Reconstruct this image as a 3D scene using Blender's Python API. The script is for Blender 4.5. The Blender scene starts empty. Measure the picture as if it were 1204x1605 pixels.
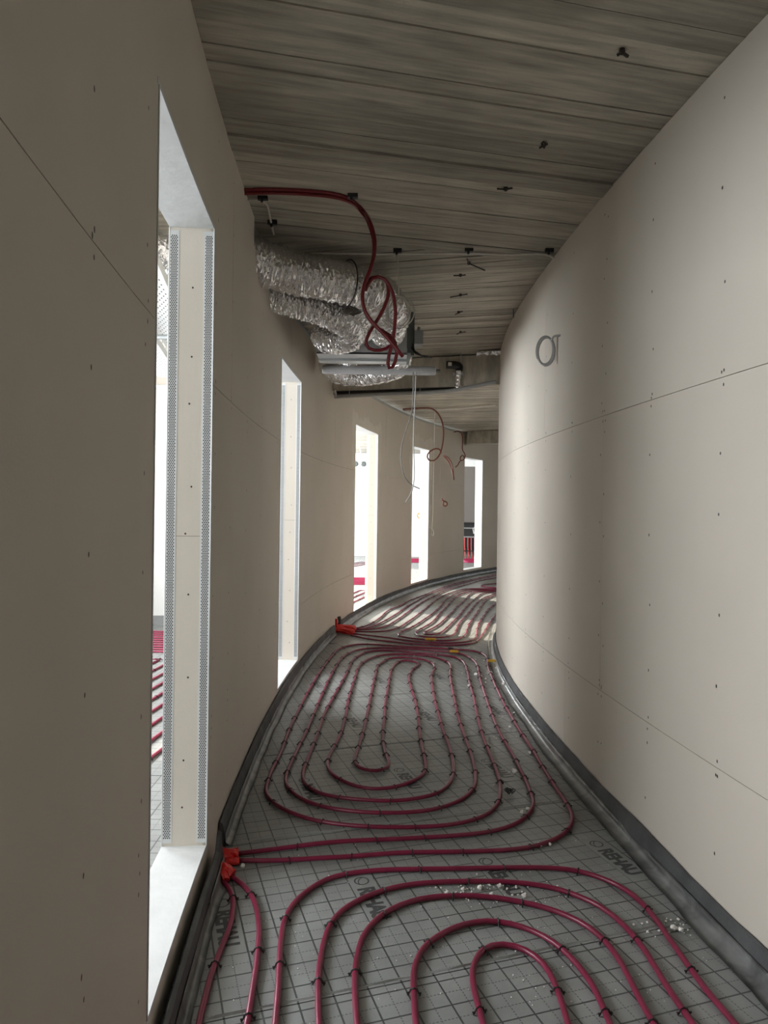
import bpy, math, random
import numpy as np
from mathutils import Vector, Matrix
random.seed(7)
scene = bpy.context.scene
COL = scene.collection
R = math.radians

# ------------------------------------------------------------------ camera
cam_data = bpy.data.cameras.new('camera')
cam = bpy.data.objects.new('camera', cam_data); COL.objects.link(cam)
cam.location = (0, 0, 1.36)
cam.rotation_euler = (R(90), R(-0.75), 0)
cam_data.sensor_fit = 'VERTICAL'; cam_data.sensor_height = 36.0
cam_data.lens = 36.0*1125/1605
cam_data.shift_y = -7.5/1605
cam_data.clip_start = 0.02
scene.camera = cam

# ------------------------------------------------------------------ light
world = bpy.data.worlds.new('overcast_sky'); scene.world = world
world.use_nodes = True
bg = world.node_tree.nodes['Background']
bg.inputs[0].default_value = (0.86, 0.93, 1.0, 1); bg.inputs[1].default_value = 1.0
scene.view_settings.view_transform = 'Standard'
scene.view_settings.look = 'None'
scene.view_settings.exposure = 0.3
scene.view_settings.gamma = 1.0
scene.view_settings.use_curve_mapping = False
scene.cycles.max_bounces = 14; scene.cycles.diffuse_bounces = 10; scene.cycles.glossy_bounces = 6
scene.cycles.use_denoising = True
DAYLIGHT = 1.9
def day(name, loc, sx, sz, power, rz):
    d = bpy.data.lights.new(name, 'AREA'); d.shape = 'RECTANGLE'; d.size = sx; d.size_y = sz
    d.energy = power*DAYLIGHT; d.color = (0.93, 0.965, 1.0)
    o = bpy.data.objects.new(name, d); COL.objects.link(o)
    o.location = loc; o.rotation_euler = (R(90), 0, rz)
sun_data = bpy.data.lights.new('low_sun', 'SUN'); sun_data.energy = 13.0; sun_data.angle = R(1.0); sun_data.color = (1.0, .89, .72)
sun = bpy.data.objects.new('low_sun', sun_data); COL.objects.link(sun)
sun.rotation_euler = Vector((math.cos(R(42)), -math.sin(R(42)), -math.tan(R(23)))).to_track_quat('-Z', 'Y').to_euler()
# daylight entering the windows of the neighbouring room (one lamp per window)
OUTER_X = -3.4; OUTER_X2 = -2.7
OUTER_WINDOWS = [(-3.4, -5.6, -3.4, 55), (-3.4, -2.6, -0.4, 55), (-3.4, 1.3, 3.5, 72), (-3.4, 4.2, 6.8, 112), (-2.7, 8.7, 13.2, 170), (-2.7, 13.35, 19.2, 250)]
for x, a, b, power in OUTER_WINDOWS:
    day('window_daylight', (x-0.12, (a+b)/2, 1.98), b-a, 1.50, power, R(-90))

# ------------------------------------------------------------------ helpers
PIPE_MID = [[(-0.556,2.781),(-0.518,2.792),(-0.479,2.803),(-0.441,2.815),(-0.402,2.826),(-0.364,2.838),(-0.326,2.85),(-0.288,2.862),(-0.25,2.874),(-0.211,2.884),(-0.172,2.892),(-0.133,2.899),(-0.093,2.905),(-0.053,2.91),(-0.014,2.914),(0.026,2.918),(0.066,2.923),(0.105,2.929),(0.145,2.934),(0.184,2.941),(0.224,2.946),(0.264,2.952),(0.303,2.959),(0.342,2.967),(0.381,2.976),(0.419,2.987),(0.457,3.0),(0.493,3.016),(0.527,3.036),(0.559,3.06),(0.588,3.086),(0.615,3.116),(0.638,3.148),(0.659,3.182),(0.677,3.218),(0.692,3.254),(0.703,3.292),(0.71,3.331),(0.713,3.371),(0.716,3.411),(0.718,3.451),(0.721,3.491),(0.723,3.531),(0.724,3.571),(0.725,3.611),(0.725,3.651),(0.725,3.691),(0.725,3.731),(0.726,3.771),(0.726,3.811),(0.727,3.851),(0.727,3.891),(0.727,3.93),(0.726,3.97),(0.726,4.01),(0.724,4.05),(0.723,4.09),(0.721,4.13),(0.72,4.17),(0.718,4.21),(0.718,4.25),(0.717,4.29),(0.717,4.33),(0.718,4.37),(0.718,4.41),(0.719,4.45),(0.72,4.49),(0.721,4.53),(0.722,4.57),(0.723,4.61),(0.725,4.65),(0.726,4.69),(0.727,4.73),(0.729,4.77),(0.731,4.81),(0.733,4.85),(0.735,4.89),(0.737,4.93),(0.739,4.97),(0.741,5.01),(0.743,5.05),(0.746,5.09),(0.748,5.13),(0.75,5.17),(0.753,5.21),(0.755,5.25),(0.757,5.289),(0.759,5.329),(0.761,5.369),(0.764,5.409),(0.766,5.449),(0.768,5.489),(0.77,5.529),(0.773,5.569),(0.775,5.609),(0.778,5.649),(0.781,5.689),(0.784,5.729),(0.788,5.768),(0.791,5.808),(0.795,5.848),(0.799,5.888),(0.803,5.928),(0.806,5.968),(0.81,6.007),(0.813,6.047),(0.816,6.087),(0.818,6.127),(0.82,6.167),(0.822,6.207),(0.823,6.247),(0.822,6.287),(0.82,6.327),(0.816,6.367),(0.811,6.406),(0.804,6.446),(0.796,6.485),(0.786,6.523),(0.774,6.561),(0.759,6.598),(0.741,6.633),(0.719,6.666),(0.692,6.694),(0.661,6.718),(0.626,6.736),(0.589,6.75),(0.552,6.763),(0.515,6.778),(0.478,6.794),(0.441,6.81),(0.404,6.823),(0.366,6.834),(0.327,6.843),(0.288,6.85),(0.248,6.858),(0.209,6.866),(0.17,6.874),(0.131,6.88),(0.091,6.885),(0.051,6.887),(0.011,6.886),(-0.028,6.882),(-0.067,6.875),(-0.105,6.864),(-0.142,6.849),(-0.175,6.828),(-0.205,6.803),(-0.23,6.773),(-0.252,6.74),(-0.271,6.705),(-0.288,6.669),(-0.303,6.632),(-0.316,6.594),(-0.327,6.556),(-0.337,6.517),(-0.345,6.478),(-0.351,6.438),(-0.357,6.399),(-0.362,6.359),(-0.367,6.319),(-0.372,6.28),(-0.376,6.24),(-0.379,6.2),(-0.382,6.16),(-0.385,6.12),(-0.387,6.08),(-0.389,6.04),(-0.392,6.0),(-0.394,5.96),(-0.396,5.92),(-0.398,5.881),(-0.4,5.841),(-0.402,5.801),(-0.404,5.761),(-0.406,5.721),(-0.408,5.681),(-0.41,5.641),(-0.411,5.601),(-0.413,5.561),(-0.414,5.521),(-0.416,5.481),(-0.417,5.441),(-0.418,5.401),(-0.42,5.361),(-0.421,5.321),(-0.422,5.281),(-0.424,5.241),(-0.425,5.201),(-0.426,5.161),(-0.427,5.121),(-0.428,5.081),(-0.429,5.041),(-0.431,5.001),(-0.432,4.961),(-0.433,4.921),(-0.434,4.881),(-0.435,4.841),(-0.436,4.801),(-0.437,4.761),(-0.438,4.721),(-0.439,4.681),(-0.44,4.641),(-0.441,4.601),(-0.441,4.561),(-0.442,4.521),(-0.443,4.481),(-0.444,4.441),(-0.446,4.401),(-0.447,4.361),(-0.448,4.321),(-0.45,4.281),(-0.451,4.241),(-0.453,4.201),(-0.455,4.161),(-0.457,4.121),(-0.459,4.082),(-0.461,4.042),(-0.462,4.002),(-0.464,3.962),(-0.466,3.922),(-0.468,3.882),(-0.469,3.842),(-0.471,3.802),(-0.472,3.762),(-0.473,3.722),(-0.474,3.682),(-0.474,3.642),(-0.473,3.602),(-0.47,3.562),(-0.465,3.523),(-0.456,3.484),(-0.443,3.447),(-0.427,3.41),(-0.407,3.376),(-0.385,3.343),(-0.36,3.312),(-0.332,3.284),(-0.301,3.259),(-0.268,3.237),(-0.233,3.219),(-0.196,3.205),(-0.157,3.193),(-0.119,3.184),(-0.079,3.178),(-0.04,3.174),(0.0,3.172),(0.04,3.173),(0.08,3.175),(0.12,3.18),(0.159,3.188),(0.197,3.199),(0.234,3.214),(0.268,3.233),(0.301,3.255),(0.331,3.281),(0.359,3.31),(0.384,3.34),(0.406,3.373),(0.425,3.408),(0.441,3.445),(0.454,3.482),(0.464,3.521),(0.472,3.56),(0.478,3.6),(0.482,3.639),(0.486,3.679),(0.488,3.719),(0.49,3.759),(0.492,3.799),(0.494,3.839),(0.495,3.879),(0.496,3.919),(0.496,3.959),(0.496,3.999),(0.497,4.039),(0.496,4.079),(0.496,4.119),(0.496,4.159),(0.496,4.199),(0.496,4.239),(0.496,4.279),(0.496,4.319),(0.496,4.359),(0.497,4.399),(0.497,4.439),(0.497,4.479),(0.497,4.519),(0.498,4.559),(0.498,4.599),(0.499,4.639),(0.5,4.679),(0.501,4.719),(0.503,4.759),(0.504,4.799),(0.506,4.839),(0.508,4.879),(0.51,4.919),(0.512,4.959),(0.514,4.999),(0.515,5.039),(0.517,5.079),(0.519,5.118),(0.521,5.158),(0.522,5.198),(0.524,5.238),(0.526,5.278),(0.527,5.318),(0.529,5.358),(0.531,5.398),(0.533,5.438),(0.535,5.478),(0.536,5.518),(0.539,5.558),(0.541,5.598),(0.543,5.638),(0.545,5.678),(0.548,5.718),(0.55,5.758),(0.553,5.798),(0.556,5.838),(0.559,5.877),(0.563,5.917),(0.567,5.957),(0.573,5.997),(0.579,6.036),(0.584,6.076),(0.588,6.115),(0.589,6.155),(0.588,6.195),(0.585,6.235),(0.58,6.274),(0.571,6.313),(0.558,6.35),(0.541,6.386),(0.522,6.421),(0.5,6.454),(0.475,6.486),(0.448,6.514),(0.418,6.54),(0.385,6.562),(0.35,6.579),(0.312,6.589),(0.273,6.595),(0.233,6.599),(0.194,6.602),(0.154,6.602),(0.115,6.598),(0.077,6.589),(0.04,6.575),(0.007,6.555),(-0.023,6.529),(-0.048,6.499),(-0.071,6.466),(-0.092,6.432),(-0.11,6.397),(-0.127,6.361),(-0.141,6.323),(-0.154,6.285),(-0.164,6.247),(-0.173,6.208),(-0.181,6.169),(-0.188,6.129),(-0.193,6.09),(-0.198,6.05),(-0.2,6.01),(-0.203,5.97),(-0.204,5.93),(-0.205,5.89),(-0.206,5.85),(-0.206,5.81),(-0.207,5.77),(-0.209,5.73),(-0.21,5.69),(-0.212,5.65),(-0.213,5.61),(-0.215,5.571),(-0.217,5.531),(-0.218,5.491),(-0.219,5.451),(-0.221,5.411),(-0.222,5.371),(-0.223,5.331),(-0.224,5.291),(-0.225,5.251),(-0.226,5.211),(-0.227,5.171),(-0.228,5.131),(-0.229,5.091),(-0.23,5.051),(-0.23,5.011),(-0.231,4.971),(-0.231,4.931),(-0.231,4.891),(-0.231,4.851),(-0.23,4.811),(-0.23,4.771),(-0.23,4.731),(-0.23,4.691),(-0.23,4.651),(-0.23,4.611),(-0.231,4.571),(-0.232,4.531),(-0.233,4.491),(-0.234,4.451),(-0.235,4.411),(-0.237,4.371),(-0.238,4.331),(-0.24,4.291),(-0.243,4.251),(-0.246,4.211),(-0.249,4.171),(-0.253,4.131),(-0.258,4.092),(-0.263,4.052),(-0.268,4.012),(-0.272,3.973),(-0.276,3.933),(-0.278,3.893),(-0.28,3.853),(-0.28,3.813),(-0.279,3.773),(-0.274,3.733),(-0.267,3.694),(-0.256,3.657),(-0.24,3.62),(-0.22,3.586),(-0.198,3.553),(-0.172,3.523),(-0.144,3.495),(-0.113,3.471),(-0.079,3.453),(-0.042,3.443),(-0.004,3.443),(0.033,3.452),(0.069,3.468),(0.102,3.49),(0.132,3.516),(0.158,3.545),(0.183,3.577),(0.203,3.61),(0.219,3.646),(0.229,3.684),(0.235,3.724),(0.237,3.763),(0.238,3.803),(0.237,3.843),(0.237,3.883),(0.236,3.923),(0.235,3.963),(0.235,4.003),(0.234,4.043),(0.233,4.083),(0.233,4.123),(0.232,4.163),(0.231,4.203),(0.231,4.243),(0.231,4.283),(0.232,4.323),(0.232,4.363),(0.233,4.403),(0.234,4.443),(0.236,4.483),(0.237,4.523),(0.238,4.563),(0.239,4.603),(0.239,4.643),(0.24,4.683),(0.24,4.723),(0.24,4.763),(0.24,4.803),(0.24,4.843),(0.24,4.883),(0.239,4.923),(0.238,4.963),(0.237,5.003),(0.236,5.043),(0.235,5.083),(0.233,5.123),(0.231,5.163),(0.229,5.203),(0.227,5.243),(0.225,5.283),(0.224,5.323),(0.222,5.363),(0.221,5.403),(0.219,5.443),(0.218,5.483),(0.217,5.523),(0.216,5.563),(0.215,5.603),(0.215,5.643),(0.216,5.683),(0.218,5.723),(0.221,5.762),(0.225,5.802),(0.23,5.842),(0.236,5.881),(0.242,5.921),(0.25,5.96),(0.259,5.999),(0.269,6.038),(0.28,6.076),(0.293,6.112),(0.305,6.142),(0.315,6.164),(0.32,6.181),(0.318,6.205),(0.309,6.237),(0.293,6.272),(0.27,6.303),(0.242,6.325),(0.211,6.334),(0.182,6.326),(0.159,6.301),(0.141,6.268),(0.127,6.231),(0.116,6.192),(0.107,6.154),(0.099,6.114),(0.093,6.075),(0.089,6.035),(0.085,5.995),(0.081,5.955),(0.078,5.916),(0.074,5.876),(0.071,5.836),(0.068,5.796),(0.066,5.756),(0.063,5.716),(0.061,5.676),(0.059,5.636),(0.058,5.596),(0.056,5.556),(0.054,5.516),(0.053,5.476),(0.051,5.436),(0.05,5.396),(0.048,5.356),(0.046,5.317),(0.044,5.277),(0.042,5.237),(0.04,5.197),(0.038,5.157),(0.036,5.117),(0.034,5.077),(0.032,5.037),(0.03,4.997),(0.029,4.957),(0.027,4.917),(0.026,4.877),(0.025,4.837),(0.024,4.797),(0.024,4.757),(0.023,4.717),(0.022,4.677),(0.022,4.637),(0.021,4.597),(0.019,4.557),(0.018,4.517),(0.016,4.477),(0.014,4.437),(0.013,4.397),(0.011,4.357),(0.01,4.317),(0.01,4.277),(0.01,4.237),(0.01,4.197),(0.011,4.157),(0.013,4.117),(0.015,4.077),(0.018,4.037),(0.021,3.998),(0.025,3.958),(0.03,3.918),(0.036,3.879),(0.04,3.839),(0.043,3.799),(0.04,3.761),(0.029,3.725),(0.008,3.696),(-0.02,3.68),(-0.053,3.679),(-0.084,3.695),(-0.108,3.722),(-0.125,3.756),(-0.135,3.794),(-0.139,3.833),(-0.139,3.873),(-0.137,3.913),(-0.134,3.952),(-0.13,3.992),(-0.127,4.032),(-0.124,4.072),(-0.122,4.112),(-0.119,4.152),(-0.116,4.192),(-0.114,4.232),(-0.112,4.272),(-0.11,4.312),(-0.107,4.351),(-0.105,4.391),(-0.103,4.431),(-0.101,4.471),(-0.099,4.511),(-0.098,4.551),(-0.096,4.591),(-0.094,4.631),(-0.092,4.671),(-0.09,4.711),(-0.089,4.751),(-0.087,4.791),(-0.085,4.831),(-0.084,4.871),(-0.082,4.911),(-0.081,4.951),(-0.08,4.991),(-0.078,5.031),(-0.077,5.071),(-0.076,5.111),(-0.075,5.151),(-0.073,5.191),(-0.072,5.231),(-0.071,5.271),(-0.07,5.311),(-0.068,5.351),(-0.067,5.391),(-0.065,5.431),(-0.064,5.471),(-0.062,5.511),(-0.061,5.551),(-0.059,5.591),(-0.057,5.631),(-0.056,5.671),(-0.054,5.71),(-0.052,5.75),(-0.051,5.79),(-0.049,5.83),(-0.048,5.87),(-0.047,5.91),(-0.046,5.95),(-0.045,5.99),(-0.042,6.03),(-0.039,6.07),(-0.033,6.11),(-0.026,6.149),(-0.016,6.187),(-0.004,6.226),(0.008,6.264),(0.019,6.302),(0.029,6.339),(0.042,6.374),(0.062,6.404),(0.091,6.428),(0.125,6.446),(0.161,6.458),(0.199,6.461),(0.237,6.456),(0.274,6.445),(0.31,6.429),(0.342,6.407),(0.369,6.38),(0.392,6.348),(0.411,6.313),(0.425,6.276),(0.435,6.237),(0.442,6.198),(0.447,6.159),(0.449,6.119),(0.447,6.079),(0.443,6.04),(0.436,6.0),(0.428,5.961),(0.42,5.922),(0.413,5.883),(0.408,5.843),(0.404,5.803),(0.4,5.763),(0.397,5.723),(0.395,5.684),(0.393,5.644),(0.391,5.604),(0.389,5.564),(0.388,5.524),(0.386,5.484),(0.384,5.444),(0.383,5.404),(0.382,5.364),(0.381,5.324),(0.38,5.284),(0.379,5.244),(0.378,5.204),(0.377,5.164),(0.376,5.124),(0.375,5.084),(0.375,5.044),(0.374,5.004),(0.374,4.964),(0.374,4.924),(0.374,4.884),(0.375,4.844),(0.375,4.804),(0.376,4.764),(0.376,4.724),(0.376,4.684),(0.376,4.644),(0.376,4.604),(0.376,4.564),(0.376,4.524),(0.376,4.484),(0.376,4.444),(0.377,4.404),(0.377,4.364),(0.378,4.324),(0.38,4.284),(0.381,4.244),(0.383,4.204),(0.385,4.164),(0.386,4.124),(0.387,4.084),(0.388,4.044),(0.388,4.004),(0.388,3.964),(0.388,3.924),(0.387,3.884),(0.386,3.844),(0.385,3.804),(0.383,3.764),(0.38,3.724),(0.376,3.685),(0.37,3.645),(0.363,3.606),(0.353,3.567),(0.34,3.529),(0.326,3.492),(0.308,3.456),(0.288,3.423),(0.262,3.394),(0.232,3.369),(0.198,3.349),(0.162,3.332),(0.125,3.317),(0.087,3.308),(0.048,3.303),(0.008,3.302),(-0.032,3.305),(-0.071,3.309),(-0.111,3.315),(-0.15,3.323),(-0.188,3.333),(-0.225,3.347),(-0.26,3.365),(-0.291,3.389),(-0.318,3.417),(-0.341,3.449),(-0.36,3.484),(-0.374,3.521),(-0.384,3.559),(-0.39,3.598),(-0.394,3.638),(-0.395,3.678),(-0.394,3.718),(-0.393,3.758),(-0.392,3.798),(-0.391,3.838),(-0.389,3.878),(-0.388,3.918),(-0.387,3.958),(-0.386,3.998),(-0.384,4.038),(-0.383,4.078),(-0.382,4.118),(-0.38,4.158),(-0.379,4.198),(-0.378,4.238),(-0.377,4.278),(-0.377,4.318),(-0.376,4.358),(-0.376,4.398),(-0.376,4.438),(-0.376,4.478),(-0.375,4.518),(-0.375,4.558),(-0.374,4.598),(-0.372,4.638),(-0.37,4.678),(-0.368,4.717),(-0.366,4.757),(-0.363,4.797),(-0.36,4.837),(-0.357,4.877),(-0.354,4.917),(-0.351,4.957),(-0.348,4.997),(-0.345,5.037),(-0.342,5.077),(-0.339,5.116),(-0.335,5.156),(-0.332,5.196),(-0.328,5.236),(-0.325,5.276),(-0.322,5.316),(-0.318,5.356),(-0.315,5.395),(-0.312,5.435),(-0.309,5.475),(-0.306,5.515),(-0.303,5.555),(-0.3,5.595),(-0.298,5.635),(-0.295,5.675),(-0.292,5.715),(-0.29,5.755),(-0.287,5.794),(-0.285,5.834),(-0.282,5.874),(-0.28,5.914),(-0.278,5.954),(-0.276,5.994),(-0.275,6.034),(-0.273,6.074),(-0.272,6.114),(-0.27,6.154),(-0.268,6.194),(-0.266,6.234),(-0.262,6.274),(-0.258,6.314),(-0.253,6.353),(-0.246,6.392),(-0.237,6.432),(-0.227,6.47),(-0.216,6.509),(-0.205,6.547),(-0.192,6.585),(-0.177,6.622),(-0.159,6.656),(-0.135,6.688),(-0.107,6.714),(-0.074,6.735),(-0.037,6.749),(0.001,6.759),(0.04,6.764),(0.08,6.766),(0.119,6.763),(0.158,6.757),(0.195,6.746),(0.227,6.729),(0.258,6.709),(0.291,6.691),(0.327,6.678),(0.365,6.666),(0.403,6.653),(0.44,6.639),(0.477,6.623),(0.513,6.606),(0.549,6.589),(0.584,6.57),(0.617,6.549),(0.646,6.522),(0.669,6.491),(0.687,6.457),(0.699,6.419),(0.708,6.38),(0.714,6.341),(0.718,6.301),(0.72,6.261),(0.72,6.221),(0.719,6.181),(0.718,6.141),(0.716,6.102),(0.714,6.062),(0.712,6.022),(0.711,5.982),(0.709,5.942),(0.707,5.902),(0.705,5.862),(0.702,5.822),(0.699,5.782),(0.696,5.742),(0.693,5.702),(0.689,5.662),(0.686,5.623),(0.683,5.583),(0.681,5.543),(0.679,5.503),(0.677,5.463),(0.675,5.423),(0.673,5.383),(0.671,5.343),(0.669,5.303),(0.667,5.263),(0.665,5.223),(0.663,5.183),(0.661,5.143),(0.658,5.103),(0.656,5.063),(0.653,5.023),(0.65,4.984),(0.647,4.944),(0.644,4.904),(0.641,4.864),(0.638,4.824),(0.635,4.784),(0.632,4.744),(0.629,4.704),(0.626,4.664),(0.623,4.625),(0.62,4.585),(0.618,4.545),(0.615,4.505),(0.613,4.465),(0.611,4.425),(0.61,4.385),(0.608,4.345),(0.607,4.305),(0.606,4.265),(0.605,4.225),(0.604,4.185),(0.603,4.145),(0.602,4.105),(0.602,4.065),(0.601,4.025),(0.601,3.985),(0.6,3.945),(0.6,3.905),(0.6,3.865),(0.6,3.825),(0.599,3.785),(0.599,3.745),(0.598,3.705),(0.596,3.665),(0.594,3.625),(0.592,3.585),(0.589,3.545),(0.585,3.506),(0.58,3.466),(0.574,3.426),(0.566,3.387),(0.557,3.348),(0.546,3.31),(0.532,3.273),(0.515,3.237),(0.495,3.203),(0.471,3.171),(0.443,3.143),(0.413,3.118),(0.379,3.097),(0.344,3.079),(0.307,3.065),(0.269,3.053),(0.23,3.045),(0.19,3.039),(0.15,3.035),(0.111,3.032),(0.071,3.031),(0.031,3.03),(-0.009,3.031),(-0.049,3.033),(-0.089,3.038),(-0.128,3.044),(-0.167,3.052),(-0.206,3.062),(-0.244,3.074),(-0.281,3.089),(-0.316,3.108),(-0.349,3.13),(-0.381,3.154),(-0.411,3.18),(-0.439,3.208),(-0.465,3.239),(-0.488,3.271),(-0.508,3.305),(-0.525,3.341),(-0.537,3.378),(-0.545,3.417),(-0.549,3.456),(-0.55,3.496),(-0.552,3.536),(-0.555,3.576),(-0.556,3.616),(-0.557,3.656),(-0.556,3.696),(-0.554,3.736),(-0.551,3.776),(-0.55,3.816),(-0.549,3.856),(-0.548,3.896),(-0.548,3.936),(-0.549,3.976),(-0.549,4.016),(-0.55,4.056),(-0.551,4.096),(-0.552,4.136),(-0.553,4.176),(-0.553,4.216),(-0.554,4.256),(-0.555,4.296),(-0.555,4.336),(-0.556,4.376),(-0.556,4.416),(-0.555,4.456),(-0.555,4.496),(-0.554,4.536),(-0.553,4.576),(-0.552,4.616),(-0.551,4.656),(-0.55,4.696),(-0.549,4.736),(-0.548,4.775),(-0.547,4.815),(-0.545,4.855),(-0.544,4.895),(-0.543,4.935),(-0.542,4.975),(-0.541,5.015),(-0.54,5.055),(-0.539,5.095),(-0.537,5.135),(-0.536,5.175),(-0.534,5.215),(-0.533,5.255),(-0.531,5.295),(-0.53,5.335),(-0.528,5.375),(-0.526,5.415),(-0.525,5.455),(-0.523,5.495),(-0.521,5.535),(-0.519,5.575),(-0.517,5.615),(-0.515,5.655),(-0.513,5.695),(-0.511,5.735),(-0.509,5.775),(-0.507,5.815),(-0.504,5.855),(-0.502,5.895),(-0.499,5.934),(-0.497,5.974),(-0.494,6.014),(-0.491,6.054),(-0.489,6.094),(-0.486,6.134),(-0.483,6.174),(-0.48,6.214),(-0.476,6.254),(-0.473,6.294),(-0.47,6.333),(-0.466,6.373),(-0.462,6.413),(-0.458,6.453),(-0.455,6.493),(-0.451,6.532),(-0.446,6.572),(-0.443,6.612),(-0.439,6.652),(-0.434,6.692),(-0.428,6.731),(-0.42,6.77),(-0.409,6.808),(-0.396,6.846),(-0.381,6.883),(-0.363,6.918),(-0.342,6.952),(-0.318,6.983),(-0.289,7.011),(-0.258,7.033),(-0.222,7.05),(-0.185,7.059),(-0.146,7.061),(-0.107,7.057),(-0.068,7.049),(-0.029,7.04),(0.01,7.029),(0.048,7.018),(0.086,7.006),(0.124,6.994),(0.162,6.982),(0.201,6.97),(0.239,6.959),(0.278,6.949),(0.317,6.941),(0.356,6.934),(0.396,6.927),(0.435,6.919),(0.474,6.912),(0.514,6.905),(0.553,6.897),(0.592,6.889),(0.631,6.88),(0.67,6.87),(0.708,6.859),(0.746,6.848),(0.785,6.836),(0.822,6.823),(0.856,6.804),(0.884,6.779),(0.907,6.748),(0.924,6.712),(0.936,6.675),(0.944,6.636),(0.95,6.596),(0.952,6.557),(0.952,6.517),(0.949,6.477),(0.946,6.437),(0.941,6.397),(0.936,6.358),(0.931,6.318),(0.926,6.278),(0.92,6.239),(0.915,6.199),(0.91,6.159),(0.906,6.12),(0.902,6.08),(0.899,6.04),(0.897,6.0),(0.895,5.96),(0.893,5.92),(0.891,5.88),(0.889,5.84),(0.887,5.8),(0.885,5.76),(0.882,5.72),(0.879,5.68),(0.877,5.641),(0.875,5.601),(0.873,5.561),(0.871,5.521),(0.87,5.481),(0.868,5.441),(0.867,5.401),(0.865,5.361),(0.864,5.321),(0.862,5.281),(0.86,5.241),(0.859,5.201),(0.857,5.161),(0.855,5.121),(0.854,5.081),(0.853,5.041),(0.852,5.001),(0.851,4.961),(0.85,4.921),(0.85,4.881),(0.849,4.841),(0.849,4.801),(0.849,4.761),(0.849,4.721),(0.848,4.681),(0.848,4.641),(0.848,4.601),(0.847,4.561),(0.847,4.521),(0.846,4.481),(0.846,4.441),(0.846,4.401),(0.846,4.361),(0.846,4.321),(0.847,4.281),(0.848,4.241),(0.849,4.201),(0.85,4.161),(0.85,4.121),(0.851,4.081),(0.852,4.041),(0.852,4.001),(0.852,3.961),(0.852,3.921),(0.851,3.881),(0.851,3.841),(0.851,3.801),(0.85,3.761),(0.85,3.721),(0.85,3.681),(0.85,3.641),(0.851,3.601),(0.851,3.561),(0.852,3.521),(0.853,3.481),(0.854,3.441),(0.856,3.401),(0.857,3.361),(0.857,3.321),(0.857,3.281),(0.856,3.241),(0.853,3.201),(0.847,3.162),(0.838,3.124),(0.824,3.087),(0.807,3.051),(0.786,3.017),(0.762,2.985),(0.735,2.956),(0.705,2.93),(0.673,2.907),(0.639,2.886),(0.603,2.869),(0.566,2.856),(0.527,2.847),(0.488,2.839),(0.448,2.834),(0.409,2.83),(0.369,2.826),(0.329,2.823),(0.289,2.82),(0.249,2.818),(0.209,2.816),(0.169,2.814),(0.129,2.812),(0.09,2.808),(0.05,2.803),(0.011,2.796),(-0.028,2.788),(-0.068,2.78),(-0.107,2.773),(-0.147,2.767),(-0.186,2.762),(-0.226,2.757),(-0.265,2.751),(-0.305,2.745),(-0.345,2.739),(-0.384,2.735),(-0.424,2.732),(-0.464,2.73),(-0.504,2.729),(-0.544,2.727)]]
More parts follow.
